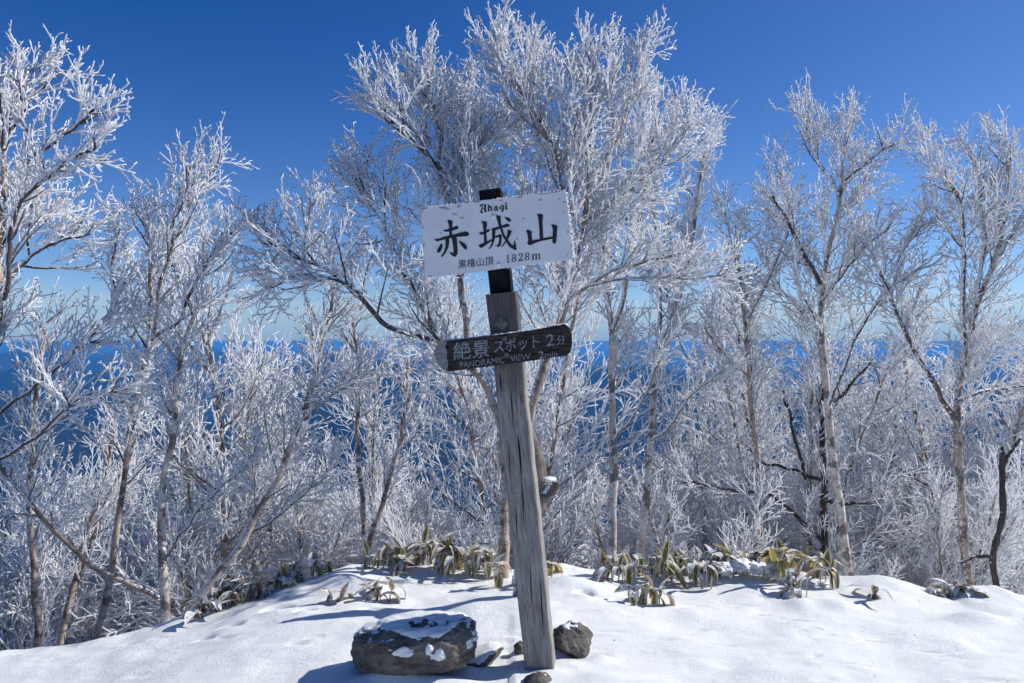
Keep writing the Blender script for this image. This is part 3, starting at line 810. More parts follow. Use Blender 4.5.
AKG = [[(198,240),(214,200),(258,183),(302,190),(268,203),(236,218),(216,246)], [(288,200),(328,188),(332,318),(352,333),(320,357),(293,340)], [(228,287),(292,270),(292,284),(234,302)],
       [(222,292),(247,300),(242,332),(214,352)], [(203,367),(224,340),(262,343),(282,352),(246,372)], [(238,213),(255,213),(264,272),(248,276)],
       [(358,207),(374,193),(397,213),(397,313),(408,325),(385,342),(368,326),(370,222)], [(395,242),(420,224),(452,245),(450,310),(462,323),(440,333),(423,316),(426,254),(398,262)],
       [(493,262),(517,245),(520,300),(532,315),(515,327),(493,312)], [(543,235),(572,243),(570,300),(582,313),(560,332),(543,312)], [(505,250),(530,222),(562,235),(545,250),(517,258)], [(513,318),(545,298),(548,314),(525,330)],
       [(608,242),(637,225),(640,280),(652,290),(635,302),(610,287)], [(663,215),(697,225),(697,300),(677,342),(640,352),(618,335),(650,336),(666,310)], [(625,232),(655,203),(692,212),(665,228)], [(633,292),(668,273),(668,287),(645,302)],
       [(728,200),(757,198),(757,283),(777,278),(745,307),(728,290)], [(718,167),(740,148),(757,170),(738,192)]]
LY0, LY1 = BY - 0.0016, BY + 0.001
mb = MB()
kk = 0
for poly, z in [(p, z1) for p in AKA + JO] + [(p, z2) for p in YAMA]:
    kk += 1
    outline_prism(mb, [face(*z(p), BY) for p in poly], LY0 - 0.00012 * (kk % 11), LY1)
for p_ in AKG:
    kk += 1
    outline_prism(mb, [face(*z3(p), BY) for p in p_], LY0 - 0.00012 * (kk % 11), LY1)
# serif figures 1828m, drawn in a unit box and laid along the slanting base line
def ring_poly(cx, cy, rx, ry, ix, iy, n=22):
    quads = []
    for k in range(n):
        a0, a1 = k / n * 2 * math.pi, (k + 1) / n * 2 * math.pi
        quads.append([(cx + rx * math.cos(a0), cy + ry * math.sin(a0)), (cx + rx * math.cos(a1), cy + ry * math.sin(a1)),
                      (cx + ix * math.cos(a1), cy + iy * math.sin(a1)), (cx + ix * math.cos(a0), cy + iy * math.sin(a0))])
    return quads
G = {'1': [[(.40,0),(.60,0),(.60,1),(.52,1),(.22,.86),(.22,.82),(.40,.84)], [(.2,0),(.8,0),(.8,.05),(.2,.05)]],
     '8': ring_poly(.5, .74, .34, .26, .19, .20) + ring_poly(.5, .26, .40, .27, .22, .21),
     '2': [[(.12,0),(.88,0),(.92,.26),(.84,.26),(.78,.13),(.34,.13),(.12,.08)], [(.12,.08),(.34,.13),(.80,.55),(.86,.74),(.68,.74),(.60,.52)], [(.68,.74),(.86,.74),(.78,.93),(.52,1),(.22,.93),(.14,.72),(.30,.70),(.34,.90),(.52,.94),(.64,.88)]],
     'm': [[(.05,0),(.36,0),(.36,.04),(.28,.05),(.28,.62),(.05,.64),(.05,.60),(.13,.59),(.13,.05),(.05,.04)], [(.28,.50),(.42,.64),(.60,.66),(.66,.58),(.66,.05),(.74,.04),(.74,0),(.44,0),(.44,.04),(.52,.05),(.52,.54),(.46,.58),(.40,.56),(.28,.46)],
           [(.66,.50),(.80,.64),(.98,.66),(1.04,.58),(1.04,.05),(1.12,.04),(1.12,0),(.82,0),(.82,.04),(.90,.05),(.90,.54),(.84,.58),(.78,.56),(.66,.46)]]}
def serif(ch, u0, v0, w, h, slope):
    for p_ in G[ch]:
        pts = [(u0 + a * w, v0 - c * h - slope * a * w) for a, c in p_]
        outline_prism(mb, [face(a, b_, BY) for a, b_ in pts], LY0, LY1)
for ch, u0, v0, w in (('1', 506.0, 263.0, 4.2), ('8', 511.0, 262.4, 6.0), ('2', 517.7, 261.6, 5.8), ('8', 524.1, 260.9, 6.0), ('m', 531.3, 260.2, 8.2)):
    serif(ch, u0, v0, w, 8.0 if ch != 'm' else 8.6, 0.125)
mb.build('lettering', M['ink'], board, smooth=False)

def text_mesh(body, quads, yf, mat, parent, off=0.0, name='lettering', bold=None):
    """text fitted to a pixel quadrilateral (bottom-left, bottom-right, top-right, top-left) on plane y = yf"""
    cu = bpy.data.curves.new('t', 'FONT'); cu.body = body; cu.size = 1; cu.offset = off; cu.resolution_u = 4
    ob = bpy.data.objects.new('t', cu); col.objects.link(ob)
    bpy.context.view_layer.update()
    dg = bpy.context.evaluated_depsgraph_get()
    me = bpy.data.meshes.new_from_object(ob.evaluated_get(dg), depsgraph=dg)
    bpy.data.objects.remove(ob)
    n = len(me.vertices); co = np.zeros(n * 3); me.vertices.foreach_get('co', co); co = co.reshape(-1, 3)
    mn, mx = co.min(0), co.max(0)
    a = ((co[:, 0] - mn[0]) / (mx[0] - mn[0]))[:, None]; c = ((co[:, 1] - mn[1]) / (mx[1] - mn[1]))[:, None]
    q4 = [face(u, v, yf) for u, v in quads]
    P2 = (1 - a) * (1 - c) * q4[0] + a * (1 - c) * q4[1] + a * c * q4[2] + (1 - a) * c * q4[3]
    V = np.stack([P2[:, 0], np.full(n, yf - 0.0016), P2[:, 1]], -1)
    me.vertices.foreach_set('co', V.ravel()); me.update()
    me.materials.clear(); me.materials.append(mat)
    o = bpy.data.objects.new(name, me); col.objects.link(o); o.parent = parent
    return o
def qd(u0, v0, u1, v1, h):        # base line from (u0,v0) to (u1,v1), letters h pixels tall
    return [(u0, v0), (u1, v1), (u1 - h * 0.03, v1 - h), (u0 - h * 0.03, v0 - h)]
text_mesh('\u9ed2\u6a9c\u5c71\u9802', qd(458.5, 269.0, 493.5, 264.8, 8.8), BY, M['ink'], board, 0.0)

# rime grown along the edges of the name board
def fringe(ua, va, ub, vb, n, out, ln):
    mb = MB(); P = []; Rr = []
    for k in range(n):
        t = rng.uniform(0, 1); c = face(ua + (ub - ua) * t, va + (vb - va) * t, BY)
        y = BY + rng.uniform(0.0, 0.012); d = np.array([out[0], rng.normal() * .3, out[1]]) + rng.normal(size=3) * .35; d = d / np.linalg.norm(d)
        p = np.array([c[0], y, c[1]]) - d * .002; l = ln * rng.uniform(.4, 1.3)
        P.append([p, p + d * l * .6, p + d * l]); Rr.append([.003, .0026, .0012])
    mb.tubes(np.array(P), np.array(Rr), 4, 0, 0.2)
    mb.build('rime', M['twig'], board)
fringe(565.5, 191, 573, 258, 170, (1, .1), .011); fringe(420.6, 209, 425.5, 276, 90, (-1, .1), .007)
fringe(421, 208, 565, 190, 120, (0, 1), .006); fringe(440, 276, 573, 259, 60, (.3, -1), .006)

# dark wooden direction board
DY = -0.042
top = [(446, 341.0), (470, 338.2), (500, 334.4), (530, 330.5), (556, 325.5), (565, 324.2)]
rightc = [(569, 327), (571.5, 335), (571.8, 345), (570, 352.5), (566, 355.8)]
bot = [(540, 359.5), (505, 364.5), (480, 367.5), (455, 370.8), (449, 371.6)]
leftc = [(442, 368.5), (437.5, 362), (434.5, 355), (434, 350.5), (438, 345.5)]
out = [face(u, v, DY) for u, v in top + rightc + bot + leftc]
mb = MB(); outline_prism(mb, out, DY, -0.003)
dbo = mb.build('direction_board', M['boardwood'], sp, smooth=False)
bv = dbo.modifiers.new('edge', 'BEVEL'); bv.width = 0.004; bv.segments = 2; bv.limit_method = 'ANGLE'; bv.angle_limit = R(50)
mb = MB()
endp = [(444.5, 340.5), (447, 342.5), (445, 347), (447.5, 352), (446.5, 358), (448.5, 363), (447, 369.5), (441.6, 368.3), (437.0, 362), (434.0, 355), (433.5, 350.5), (437.6, 345.2)]
outline_prism(mb, [face(u, v, DY) for u, v in endp], DY - 0.0022, -0.006)
mb.build('bare_end', M['endwood'], dbo, smooth=False)
SL = -0.128
for body, u0, v0, u1, v1, h, off in (('\u7d76\u666f', 453.5, 360.6, 490.0, 356.9, 18.0, 0.012), ('\u30b9\u30dd\u30c3\u30c8', 494.0, 353.5, 539.5, 347.8, 13.5, 0.010), ('2', 546.3, 346.6, 554.4, 345.4, 11.8, 0.012), ('\u5206', 556.5, 345.4, 565.5, 344.2, 9.5, 0.006),
                                     ('PANORAMIC', 460.0, 368.4, 504.5, 362.8, 6.2, 0.0), ('VIEW', 510.5, 361.9, 530.5, 359.3, 6.0, 0.0), ('2', 538.8, 358.9, 544.0, 358.3, 7.4, 0.02), ('min', 545.0, 358.0, 557.5, 356.6, 5.6, 0.0)):
    text_mesh(body, qd(u0, v0, u1, v1, h), DY, M['chalk'], dbo, off)
def bolt(u, v, yf, r_, parent, mat, sides=6, name='bolt'):
    c = face(u, v, yf); mb = MB(); V = []
    for rr_, h in ((r_, 0.0), (r_, 0.005), (r_ * .7, 0.007)):
        for s in range(sides):
            a = s / sides * 2 * math.pi; V.append((c[0] + rr_ * math.cos(a), yf - h, c[1] + rr_ * math.sin(a)))
    fs = [(k * sides + s, k * sides + (s + 1) % sides, (k + 1) * sides + (s + 1) % sides, (k + 1) * sides + s) for k in range(2) for s in range(sides)]
    fs.append(tuple(2 * sides + s for s in range(sides)))
    mb.faces(V, fs); return mb.build(name, mat, parent, smooth=False)
bolt(504.8, 338.6, DY, .0105, dbo, M['bolt'], 8); bolt(506.8, 355.0, DY, .0105, dbo, M['bolt'], 8)
# square washer plate set on its corner above the board
washer = bolt(501.5, 323.5, 0.0, .029, sp, M['bolt'], 4, 'washer')
bolt(501.5, 323.2, -0.007, .010, washer, M['bolt'], 6)
# snow lying on top of the direction board
mb = MB(); P = []; Rr = []
for k in range(150):
    t = rng.uniform(0, 1); u = 447 + t * 118
    v = np.interp(u, [446, 470, 500, 530, 556, 565], [341, 338.2, 334.4, 330.5, 325.5, 324.2]); c = face(u, v, DY); y = rng.uniform(DY + .006, -0.004)
    P.append([(c[0] - .012, y, c[1] - .003), (c[0], y, c[1] + rng.uniform(-.0005, .003)), (c[0] + .012, y, c[1] - .003)]); Rr.append([.002, .0045, .002])
mb.tubes(np.array(P), np.array(Rr), 5, 0, 0.2)
mb.build('snow', M['snow'], dbo)

# ------------------------------------------------------------------ rocks
m, nt, b = new_mat('rock'); q = NT(nt)
n1 = q.noise(9, 5, 0.65); n2 = q.noise(60, 4, 0.7); n3 = q.noise(28, 3, 0.6)
c = q.mix(q.sstep(n1, 0.35, 0.65), (0.075, 0.068, 0.062), (0.19, 0.17, 0.15))
c = q.mix(q.math('MULTIPLY', q.sstep(n2, 0.58, 0.7), 0.6), c, (0.19, 0.175, 0.16))
f = q.math('ADD', side_dot(q, (0, 0, 1)), q.math('MULTIPLY', q.math('SUBTRACT', n3, 0.5), 2.4))
c = q.mix(q.sstep(f, 1.02, 1.2), c, RIME)
q.l(c, b.inputs['Base Color']); b.inputs['Roughness'].default_value = 0.9; b.inputs['Specular IOR Level'].default_value = 0.2
q.bump(q.math('ADD', n2, n1), 0.012, 0.8, b)
M['rock'] = m
def ico(sub):
    import bmesh
    bm = bmesh.new(); bmesh.ops.create_icosphere(bm, subdivisions=sub, radius=1)
    V = np.array([v.co[:] for v in bm.verts]); Fs = np.array([[v.index for v in f.verts] for f in bm.faces]); bm.free()
    return V, Fs
def make_rock(name, label, loc, size, seed, amp=0.22, rot=0.0, flats=9, snow=None, sub=5, category='rock', boxy=1.0):
    V, Fs = ico(sub); N0 = V.copy()
    V = np.sign(V) * np.abs(V) ** boxy
    rg = np.random.default_rng(seed)
    for _ in range(flats):                      # flattened faces as split rock has
        n_ = unit(rg.normal(size=3)); cut = rg.uniform(0.66, 0.88)
        dd = V @ n_; V = V - np.outer(np.maximum(dd - cut, 0) * 0.85, n_)
    V = V * (1 + amp * 0.5 * fbm(N0[:, 0] * 1.6 + seed, N0[:, 1] * 1.6, N0[:, 2] * 1.6, o=4, s=seed))[:, None]
    V = V * (1 + 0.03 * fbm(N0[:, 0] * 8, N0[:, 1] * 8, N0[:, 2] * 8, o=3, s=seed + 3))[:, None]
    V = (V - (V.max(0) + V.min(0)) / 2) / ((V.max(0) - V.min(0)) / 2) * np.array(size)
    c, s = math.cos(rot), math.sin(rot)
    V = np.stack([V[:, 0] * c - V[:, 2] * s, V[:, 1], V[:, 0] * s + V[:, 2] * c], -1)
    root = empty(name, loc); tag(root, label, category)
    mb = MB(); mb.faces(V, [tuple(f) for f in Fs]); o = mb.build('stone', M['rock'], root)
    if snow:
        me = o.data; nr = np.zeros(len(V) * 3); me.vertices.foreach_get('normal', nr); nr = nr.reshape(-1, 3)
        th = snow(V, nr)
        th = th * 0.9 + (0.36 if sub > 5 else 0.25) * fbm(V[:, 0] * 26, V[:, 1] * 26, V[:, 2] * 26, o=5, s=9, g=0.6)
        t = np.clip(th, -1, 1)
        S = V + nr * (np.where(t > 0, 0.007 * np.sqrt(np.maximum(t, 0)), 0.03 * t))[:, None]
        keep = [tuple(f) for f in Fs if t[f].max() > -0.35]
        mb = MB(); mb.faces(S, keep); mb.build('snow', M['snow'], root)
    return root
c0 = px(414, 645, 3.42)
def snow_big(V, nr):
    W_ = V + c0; u = 512 + F * W_[:, 0] / W_[:, 1]; v = 341.5 + F * (CAMZ - W_[:, 2]) / W_[:, 1]     # where on the stone, in photo units
    def g(a, b_, ra, rb): return np.exp(-((u - a) / ra) ** 2 - ((v - b_) / rb) ** 2)
    low = np.interp(u, [350, 362, 375, 388, 400, 415, 430, 445, 455, 466], [640, 634, 629, 630, 636, 639, 640, 636, 630, 616])
    sheet = np.clip((low - v) / 7.0, -1.2, 0.75) * (u < 466)
    sheet = sheet - 1.5 * g(424, 624, 20, 4.5) - 0.8 * g(452, 636, 9, 4)
    m_ = np.maximum(sheet + 0.45, 0.95 * g(404, 653, 13, 7)); m_ = np.maximum(m_, 0.95 * g(429, 648, 6, 10)); m_ = np.maximum(m_, 1.0 * g(441, 655, 8, 8))
    topn = np.clip((nr[:, 2] - 0.86) * 4, 0, 1)
    return np.maximum(m_, topn * 0.75) - 0.55
make_rock('rock', 'long snow-patched dark rock lying left of the signpost', tuple(c0), (0.276, 0.16, 0.118), 19, 0.13, 0.08, 0, snow_big, 6, boxy=0.80)
p_ = px(487, 647, 3.5)
make_rock('rock', 'low dark rock shelf tucked against the right end of the long rock', (p_[0] - .02, p_[1] + 0.03, 0.0), (0.10, 0.09, 0.042), 12, 0.25, 0.35, 6,
          lambda V, nr: np.clip((nr[:, 2] - 0.3) * 1.6, 0, 1) * 1.2 - 0.35, 4)
p_ = px(572, 640, 3.62)
make_rock('rock', 'small angular brown rock touching the post foot on its right', tuple(p_), (0.092, 0.08, 0.085), 23, 0.25, -0.2, 11,
          lambda V, nr: np.exp(-((V[:, 0] + 0.01) / 0.05) ** 2) * np.clip((nr[:, 2] - 0.6) * 2.5, 0, 1) * 1.1 - 0.45, 5)
p_ = px(521, 648, 3.6)
make_rock('rock', 'tiny dark stone peeking out left of the post foot', tuple(p_), (0.035, 0.035, 0.034), 31, 0.25, 0.2, 6, None, 4)
p_ = px(538, 683, 3.3)
make_rock('rock', 'dark stone in front of the post foot at the bottom edge', (p_[0], p_[1], -0.01), (0.062, 0.045, 0.045), 37, 0.2, 0.0, 6,
          lambda V, nr: np.clip((nr[:, 2] - 0.9) * 4, 0, 1) - 0.5, 4)

# broken stump behind the post, snow in its crook
root = empty('tree_stump', tuple(px(540, 575, 4.4)))
off = px(540, 575, 4.4)
tag(root, 'broken grey stump with snow in its knots behind the signpost', 'stump')
mb = MB()
Q, L, r = traced([(520, 610), (522, 560), (528, 525), (533, 490), (536, 460), (531, 440), (526, 425)], 4.4, 20, 20, 0, 26, True, 0.004)
r = r * np.interp(np.linspace(0, 1, 26), [0, .3, .5, .62, .75, .9, 1], [1, .85, .9, 1.7, 1.25, .9, .4])
mb.tubes((Q - off)[None], r[None], 14, 0, 0.10)
Q, L, r = traced([(534, 500), (545, 494), (554, 487), (556, 480)], 4.36, 17, 9, 0, 12, False, 0.003)
mb.tubes((Q - off)[None], r[None], 12, 0, 0.16)
mb.build('trunk', M['stumpwood'], root)
mb = MB()
V, Fs = ico(3)
for u, v, rx, rz in ((549, 479, 7, 2.2),):
    c = px(u, v, 4.32) - off
    Vn = V * (1 + 0.18 * fbm(V[:, 0] * 2 + u, V[:, 1] * 2, V[:, 2] * 2, o=3))[:, None]
    mb.faces(Vn * np.array([rx / F * 4.3, 0.045, rz / F * 4.3]) + c, [tuple(f) for f in Fs])
mb.build('snow', M['snow'], root)

# ------------------------------------------------------------------ bamboo grass
def leaf_mat(name, g1, g2, edge, fr):
    m, nt, b = new_mat(name); q = NT(nt)
    uv = q.n('ShaderNodeUVMap'); sx = q.n('ShaderNodeSeparateXYZ'); q.l(uv.outputs[0], sx.inputs[0])
    dist = q.math('ABSOLUTE', q.math('SUBTRACT', sx.outputs[0], 0.5))
    wv = q.noise(22, 3, 0.6)
    ed = q.sstep(q.math('ADD', dist, q.math('MULTIPLY', q.math('SUBTRACT', wv, 0.5), 0.22)), 0.22, 0.34)
    c = q.mix(q.sstep(q.noise(9, 3), 0.38, 0.62), g1, g2)
    tip = q.sstep(q.math('ADD', sx.outputs[1], q.math('MULTIPLY', q.math('SUBTRACT', wv, 0.5), 0.4)), 0.72, 1.0)
    c = q.mix(ed, c, edge); c = q.mix(tip, c, edge)
    f = q.math('ADD', side_dot(q, (-0.3, 0, 0.95)), q.math('MULTIPLY', q.math('SUBTRACT', q.noise(70, 3, 0.7), 0.5), 2.0))
    c = q.mix(q.math('MULTIPLY', q.sstep(f, fr, fr + 0.45), 0.9), c, RIME)
    q.l(c, b.inputs['Base Color']); b.inputs['Roughness'].default_value = 0.55
    tr = q.n('ShaderNodeBsdfTranslucent'); q.l(c, tr.inputs[0])
    mx = q.n('ShaderNodeMixShader'); mx.inputs[0].default_value = 0.35
    q.l(b.outputs[0], mx.inputs[1]); q.l(tr.outputs[0], mx.inputs[2]); q.l(mx.outputs[0], nt.nodes['Material Output'].inputs['Surface'])
    return m
LM = {'g': leaf_mat('leaf_green', (0.08, 0.10, 0.03), (0.18, 0.19, 0.05), (0.5, 0.44, 0.30), 0.5),
      'o': leaf_mat('leaf_olive', (0.13, 0.12, 0.04), (0.24, 0.19, 0.06), (0.45, 0.38, 0.26), 0.55),
      'b': leaf_mat('leaf_brown', (0.22, 0.13, 0.07), (0.33, 0.22, 0.13), (0.48, 0.40, 0.31), 0.6),
      'y': leaf_mat('leaf_yellow', (0.30, 0.30, 0.05), (0.42, 0.36, 0.08), (0.5, 0.36, 0.12), 0.8),
      'd': leaf_mat('leaf_dark', (0.05, 0.055, 0.025), (0.14, 0.12, 0.07), (0.42, 0.37, 0.29), 0.4)}
M['stem'] = mat_rimed('grass_stem', (0.12, 0.11, 0.07), (0.2, 0.17, 0.11), 0.1, 0.6, 40)
def leaf(base, az_, el, ln, wd, bend, fold=0.25, mat='g', parent=None, twist=0.0):
    n = 9; k = 5
    pos = np.array(base, float); e = el; V = []; UV = []
    h = np.array([math.cos(az_), math.sin(az_), 0.0]); side0 = np.array([-math.sin(az_), math.cos(az_), 0.0])
    for i in range(n + 1):
        t = i / n
        d = h * math.cos(e) + np.array([0, 0, 1.0]) * math.sin(e)
        nrm = -h * math.sin(e) + np.array([0, 0, 1.0]) * math.cos(e)
        tw = twist * t; sd = side0 * math.cos(tw) + nrm * math.sin(tw); nn = nrm * math.cos(tw) - side0 * math.sin(tw)
        w = wd * 0.5 * (math.sin(math.pi * min(1, t * 0.93 + 0.07) ** 0.72) ** 0.8) if t < 1 else 0.0005
        w = max(w, 0.0012)
        for j in range(k):
            s = (j / (k - 1) - 0.5) * 2
            V.append(pos + sd * w * s + nn * abs(s) * w * fold + nn * 0.0015 * float(vn(s * 3 + az_, t * 8)))
            UV.append((j / (k - 1), t))
        pos = pos + d * ln / n
        e -= bend / n * (0.5 + 1.0 * (t < 0.6))
        e = max(e, -R(88))
    fs = [(i * k + j, i * k + j + 1, (i + 1) * k + j + 1, (i + 1) * k + j) for i in range(n) for j in range(k - 1)]
    mb = MB(); mb.faces(V, fs); me = mb.mesh('leaf')
    uvl = me.uv_layers.new(name='UVMap')
    li = np.zeros(len(me.loops), np.int32); me.loops.foreach_get('vertex_index', li)
    uvl.data.foreach_set('uv', np.array(UV)[li].astype(np.float32).ravel())
    return link('leaf', me, [LM[mat]], parent)
rng = np.random.default_rng(303)
grass_n = [0]
def grass(u, v, top, n, mix, label, d=None, spread=1.0, single=None, leaf_l=(0.10, 0.20), leaf_w=(0.034, 0.058)):
    """clump whose foot is at pixel (u, v), top pixels high"""
    if d is None: d = CAMZ * F / (v - 341.5) if v > 580 else rng.uniform(4.85, 5.15)
    x = (u - 512) / F * d; z = gz(x, d)
    if d is not None and v <= 580: z = max(z, CAMZ - (v - 341.5) / F * d - 0.03)
    hgt = top / F * d * 0.85
    z += 0.015; n = int(n * 2.5)
    root = empty('bamboo_grass', (x, d, z))
    tag(root, label, 'bamboo grass', 'bamboo grass clumps along the snowy crest')
    ns = max(1, n // 3)
    sm = MB(); P = []; tops = []
    for s in range(ns):
        a = rng.uniform(0, 6.28); b0 = np.array([math.cos(a), math.sin(a), 0]) * 0.05 * spread * (ns > 1); hh = hgt * rng.uniform(.45, 1.0)
        b1 = b0 + np.array([rng.normal() * .02, rng.normal() * .02, hh])
        P.append([b0 - np.array([0, 0, .08]), b0 * .5 + b1 * .5, b1]); tops.append(b1)
    sm.tubes(np.array(P), np.tile([.004, .0035, .003], (ns, 1)), 6, 0, 0.1)
    sm.build('stem', M['stem'], root)
    for k in range(n):
        tp = tops[k % ns] - np.array([0, 0, rng.uniform(0, .03)])
        az_ = rng.uniform(0, 6.28)
        upr = rng.uniform() < 0.12
        leaf(tp, az_, R(rng.uniform(62, 86) if upr else rng.uniform(-60, 60)), rng.uniform(*leaf_l) * (0.8 if upr else 1), rng.uniform(*leaf_w), R(rng.uniform(5, 60) if upr else rng.uniform(25, 115)), rng.uniform(.15, .5), mix[int(rng.integers(len(mix)))], root, rng.normal() * .5)
    # drooping leaf skirts need the snow they rest on
    return root
GL = [
 (200, 604, 14, 5, 'dob', 'bamboo grass clump at the foot of the bent right-leaning birch'),
 (222, 602, 18, 6, 'dgb', 'bamboo grass just right of the bent birch foot, low on the left crest'),
 (240, 598, 22, 7, 'dgo', 'tallest bamboo grass of the left crest, left of the brown-leaved one'),
 (256, 594, 18, 6, 'dbb', 'brown-leaved bamboo grass halfway up the left crest'),
 (280, 584, 14, 6, 'dgo', 'frosted bamboo grass upslope of the brown-leaved one'),
 (300, 578, 16, 6, 'god', 'frosted bamboo grass with splayed leaves below the highest left one'),
 (320, 574, 14, 5, 'dgo', 'highest bamboo grass of the left crest, beside the bare snow shoulder'),
 (339, 598, 10, 3, 'ob', 'small drooping bamboo grass alone on the snow left of the long rock top'),
 (384, 592, 14, 6, 'bdg', 'low bamboo grass sprawling on the snow above the long rock'),
 (378, 566, 14, 4, 'ddg', 'thin frosted bamboo grass left of the green cluster'),
 (398, 578, 24, 8, 'ggo', 'broad green bamboo grass at the left of the central cluster'),
 (412, 574, 18, 6, 'gob', 'mixed green bamboo grass second in the central cluster'),
 (424, 577, 26, 8, 'gdb', 'dense bamboo grass in the middle of the central cluster'),
 (440, 570, 30, 8, 'bog', 'bamboo grass with an orange-brown leaf on top of the central cluster'),
 (454, 566, 28, 7, 'goy', 'yellow-green bamboo grass right of the orange-brown leaf'),
 (464, 580, 14, 6, 'dgo', 'white-edged bamboo grass low in front of the central cluster'),
 (478, 566, 26, 8, 'ggo', 'tall arching green bamboo grass near the post'),
 (492, 570, 20, 6, 'dgd', 'dark snow-laden bamboo grass between the arching one and the post'),
 (503, 582, 20, 4, 'obb', 'narrow straw-coloured bamboo grass just left of the post'),
 (552, 566, 14, 3, 'ybo', 'small yellow bamboo grass peeping out right of the post'),
 (606, 580, 12, 2, 'bo', 'single tan leaf of bamboo grass on the snow right of the post'),
 (619, 574, 22, 7, 'gdd', 'dark arching bamboo grass at the left end of the right-hand row'),
 (634, 574, 22, 7, 'gdg', 'dark green bamboo grass beneath the two pale birches'),
 (650, 594, 20, 7, 'bgo', 'drooping brown and green bamboo grass standing alone before the right-hand row'),
 (657, 572, 30, 7, 'gog', 'tall bamboo grass behind the lone drooping one'),
 (672, 573, 26, 8, 'dgd', 'dark bamboo grass third along the right-hand row'),
 (688, 576, 28, 9, 'gdo', 'thick bamboo grass with long white-edged leaves in the right-hand row'),
 (703, 577, 26, 8, 'ddg', 'grey-frosted bamboo grass left of the upright green leaf'),
 (718, 573, 24, 7, 'dgd', 'frosted bamboo grass half buried beside the upright green leaf'),
 (738, 578, 24, 4, 'gyg', 'bamboo grass with one upright bright green leaf'),
 (752, 572, 28, 6, 'dgy', 'bamboo grass with a bright yellow-green leaf held sideways'),
 (770, 566, 26, 7, 'byo', 'bamboo grass with orange and brown leaves beside the slim birch foot'),
 (784, 568, 22, 6, 'oyb', 'straw-coloured bamboo grass right of the slim birch foot'),
 (803, 582, 22, 6, 'ddb', 'dark bamboo grass drooping into the snow hollow on the right'),
 (816, 578, 20, 5, 'dyo', 'bamboo grass with a small yellow leaf over the snow hollow'),
 (829, 578, 20, 5, 'dyd', 'last upright bamboo grass at the right end of the row'),
 (878, 584, 8, 3, 'dd', 'frosted bamboo grass bowed flat onto the right-hand snow'),
 (948, 606, 10, 5, 'ddg', 'dark bamboo grass in the hollow near the right edge'),
 (962, 602, 14, 5, 'dgd', 'green bamboo grass poking from the mound near the right edge'),
]
for g_ in GL:
    u, v, top, n, mixc, lab = g_
    left = u < 335
    yc_ = None
    if left:
        yc_ = float(np.interp((u - 512) / F * 4.75, cX, cY)) - 0.02
    elif u > 900:
        yc_ = 4.78
    grass(u, v, top, n, mixc, lab, d=yc_)

# ------------------------------------------------------------------ snow-laden tufts among the grass (lumps of snow on bent leaves)
snow_l = [(724, 569, 11, 5), (742, 565, 9, 5), (757, 568, 11, 6), (775, 574, 11, 5), (792, 576, 9, 4), (815, 584, 12, 4)]
names = ['left of the upright green leaf', 'on the upright green leaf clump', 'under the sideways yellow-green leaf', 'below the orange and brown leaves', 'right of the orange and brown leaves',
         'in the hollow at the right end of the row']
V, Fs = ico(4)
for (u, v, rx, rz), nm in zip(snow_l, names):
    d = 4.95; c = px(u, v, d)
    Vn = V * (1 + 0.4 * fbm(V[:, 0] * 1.8 + u, V[:, 1] * 1.5, V[:, 2] * 1.5, o=3))[:, None] * (1 + 0.05 * fbm(V[:, 0] * 7 + u, V[:, 1] * 7, V[:, 2] * 7, o=2))[:, None]
    mb = MB(); mb.faces(Vn * np.array([rx / F * d, 0.07, rz / F * d]), [tuple(f) for f in Fs])
    o = mb.build('snow_clump', M['snow']); o.location = c
    tag(o, 'rounded white snow lump ' + nm, 'snow lump', 'snow lumps on the bamboo grass')

rng = np.random.default_rng(9)
V, Fs = ico(1)
mb = MB(); fs = [tuple(f) for f in Fs]
N = 200; X = rng.uniform(-3.6, 3.6, N); Y = rng.uniform(3.2, 5.0, N); Zc = ground(X, Y)
for k in range(N):
    sc = rng.uniform(.0015, .004) * (1.6 if rng.uniform() < .08 else 1)
    mb.faces(V * sc * rng.uniform(.5, 1.4, 3) + np.array([X[k], Y[k], Zc[k] + sc * .2]), fs)
tag(mb.build('fallen_rime', M['snow'], smooth=False), 'crumbs of rime fallen from the trees scattered over the snow', 'rime crumbs', kind='stuff')

# ------------------------------------------------------------------ air, sky, light, camera
m = bpy.data.materials.new('haze'); m.use_nodes = True; nt = m.node_tree; nt.nodes.clear()
o_ = nt.nodes.new('ShaderNodeOutputMaterial'); v_ = nt.nodes.new('ShaderNodeVolumePrincipled')
v_.inputs['Color'].default_value = (0.10, 0.42, 1.0, 1); v_.inputs['Density'].default_value = 5.0e-5; v_.inputs['Anisotropy'].default_value = 0.1
nt.links.new(v_.outputs[0], o_.inputs['Volume'])
mb = MB(); mb.box((-125000, -125000, ZMIN - 1.0), (125000, 125000, 9.0))
hz = mb.build('haze', m, smooth=False); tag(hz, kind='stuff')

SUN_EL, SUN_AZ = R(37), math.atan2(0.97, 0.24)     # azimuth from +Y towards +X
w = bpy.data.worlds.new('World'); scene.world = w; w.use_nodes = True
nt = w.node_tree; bg = nt.nodes['Background']
sky = nt.nodes.new('ShaderNodeTexSky'); sky.sky_type = 'NISHITA'; sky.sun_disc = False
sky.sun_elevation = SUN_EL; sky.sun_rotation = SUN_AZ; sky.altitude = 1800; sky.air_density = 1.0; sky.dust_density = 0.1; sky.ozone_density = 4.0
q = NT(nt)
SD = (math.sin(SUN_AZ) * math.cos(SUN_EL), math.cos(SUN_AZ) * math.cos(SUN_EL), math.sin(SUN_EL))
tc = q.n('ShaderNodeTexCoord'); dn = nt.nodes.new('ShaderNodeVectorMath'); dn.operation = 'DOT_PRODUCT'
q.l(tc.outputs['Generated'], dn.inputs[0]); dn.inputs[1].default_value = SD
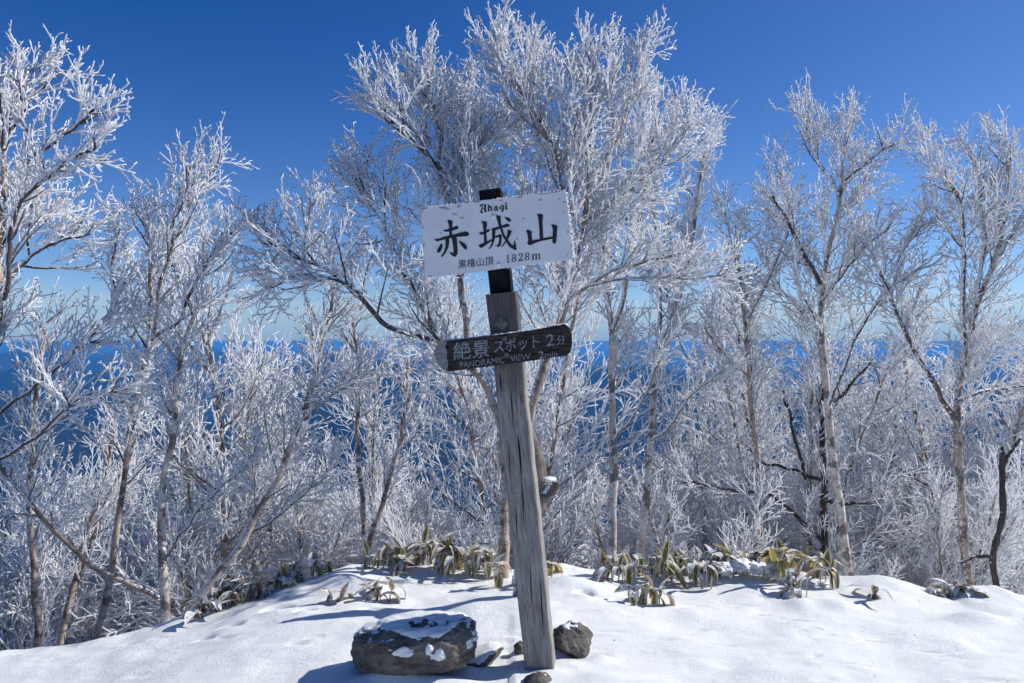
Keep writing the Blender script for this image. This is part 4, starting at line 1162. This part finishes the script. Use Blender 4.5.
sx = q.n('ShaderNodeSeparateXYZ'); q.l(tc.outputs['Generated'], sx.inputs[0])
pol = q.math('SUBTRACT', 1.0, q.math('MULTIPLY', dn.outputs['Value'], dn.outputs['Value']))   # skylight is most polarised, and deepest, square to the sun
pol = q.math('MULTIPLY', pol, q.sstep(sx.outputs[2], -0.04, 0.42))
tint = q.mix(pol, (0.74, 0.88, 1.10), (0.13, 0.50, 1.0))
ml = nt.nodes.new('ShaderNodeMix'); ml.data_type = 'RGBA'; ml.blend_type = 'MULTIPLY'; ml.inputs[0].default_value = 1
q.l(sky.outputs[0], ml.inputs[6]); q.l(tint, ml.inputs[7])
# thin banks of far cloud lying along the horizon
mp = q.n('ShaderNodeMapping'); mp.inputs['Scale'].default_value = (3, 3, 60); q.l(tc.outputs['Generated'], mp.inputs[0])
cn = q.n('ShaderNodeTexNoise', Scale=1.6, Detail=5, Roughness=0.55); q.l(mp.outputs[0], cn.inputs['Vector'])
band = q.math('MULTIPLY', q.sstep(sx.outputs[2], -0.01, 0.012), q.math('SUBTRACT', 1.0, q.sstep(sx.outputs[2], 0.02, 0.07)))
cf = q.math('MULTIPLY', q.math('ADD', q.math('MULTIPLY', q.sstep(cn.outputs['Fac'], 0.42, 0.62), 0.6), 0.25), band)
low = q.math('SUBTRACT', 1.0, q.sstep(sx.outputs[2], -0.02, 0.055))
skc = q.mix(cf, ml.outputs[2], (4.6, 5.6, 6.6))
q.l(q.mix(q.math('MULTIPLY', low, 0.85), skc, (1.4, 3.0, 5.6)), bg.inputs[0]); bg.inputs[1].default_value = 0.088
sd = Vector((math.sin(SUN_AZ) * math.cos(SUN_EL), math.cos(SUN_AZ) * math.cos(SUN_EL), math.sin(SUN_EL)))
L_ = bpy.data.lights.new('sun', 'SUN'); L_.energy = 4.7; L_.angle = R(0.5); L_.color = (1.0, 0.96, 0.89)
lo = bpy.data.objects.new('sun', L_); lo.rotation_euler = sd.to_track_quat('Z', 'Y').to_euler(); lo.location = (20, 10, 20); col.objects.link(lo)

cam = bpy.data.cameras.new('camera'); cam.lens = 28; cam.sensor_width = 36; cam.clip_start = 0.05; cam.clip_end = 400000
co = bpy.data.objects.new('camera', cam); co.location = (0, 0, CAMZ); co.rotation_euler = (R(90), 0, 0); col.objects.link(co)
scene.camera = co
scene.view_settings.view_transform = 'Standard'; scene.view_settings.look = 'None'; scene.view_settings.gamma = 1; scene.view_settings.exposure = 0.27
scene.view_settings.use_curve_mapping = False
scene.render.resolution_x = 1024; scene.render.resolution_y = 683
scene.cycles.use_denoising = True; scene.cycles.use_adaptive_sampling = True; scene.cycles.adaptive_threshold = 0.03
scene.cycles.max_bounces = 8; scene.cycles.volume_bounces = 0; scene.cycles.transmission_bounces = 3; scene.cycles.diffuse_bounces = 5
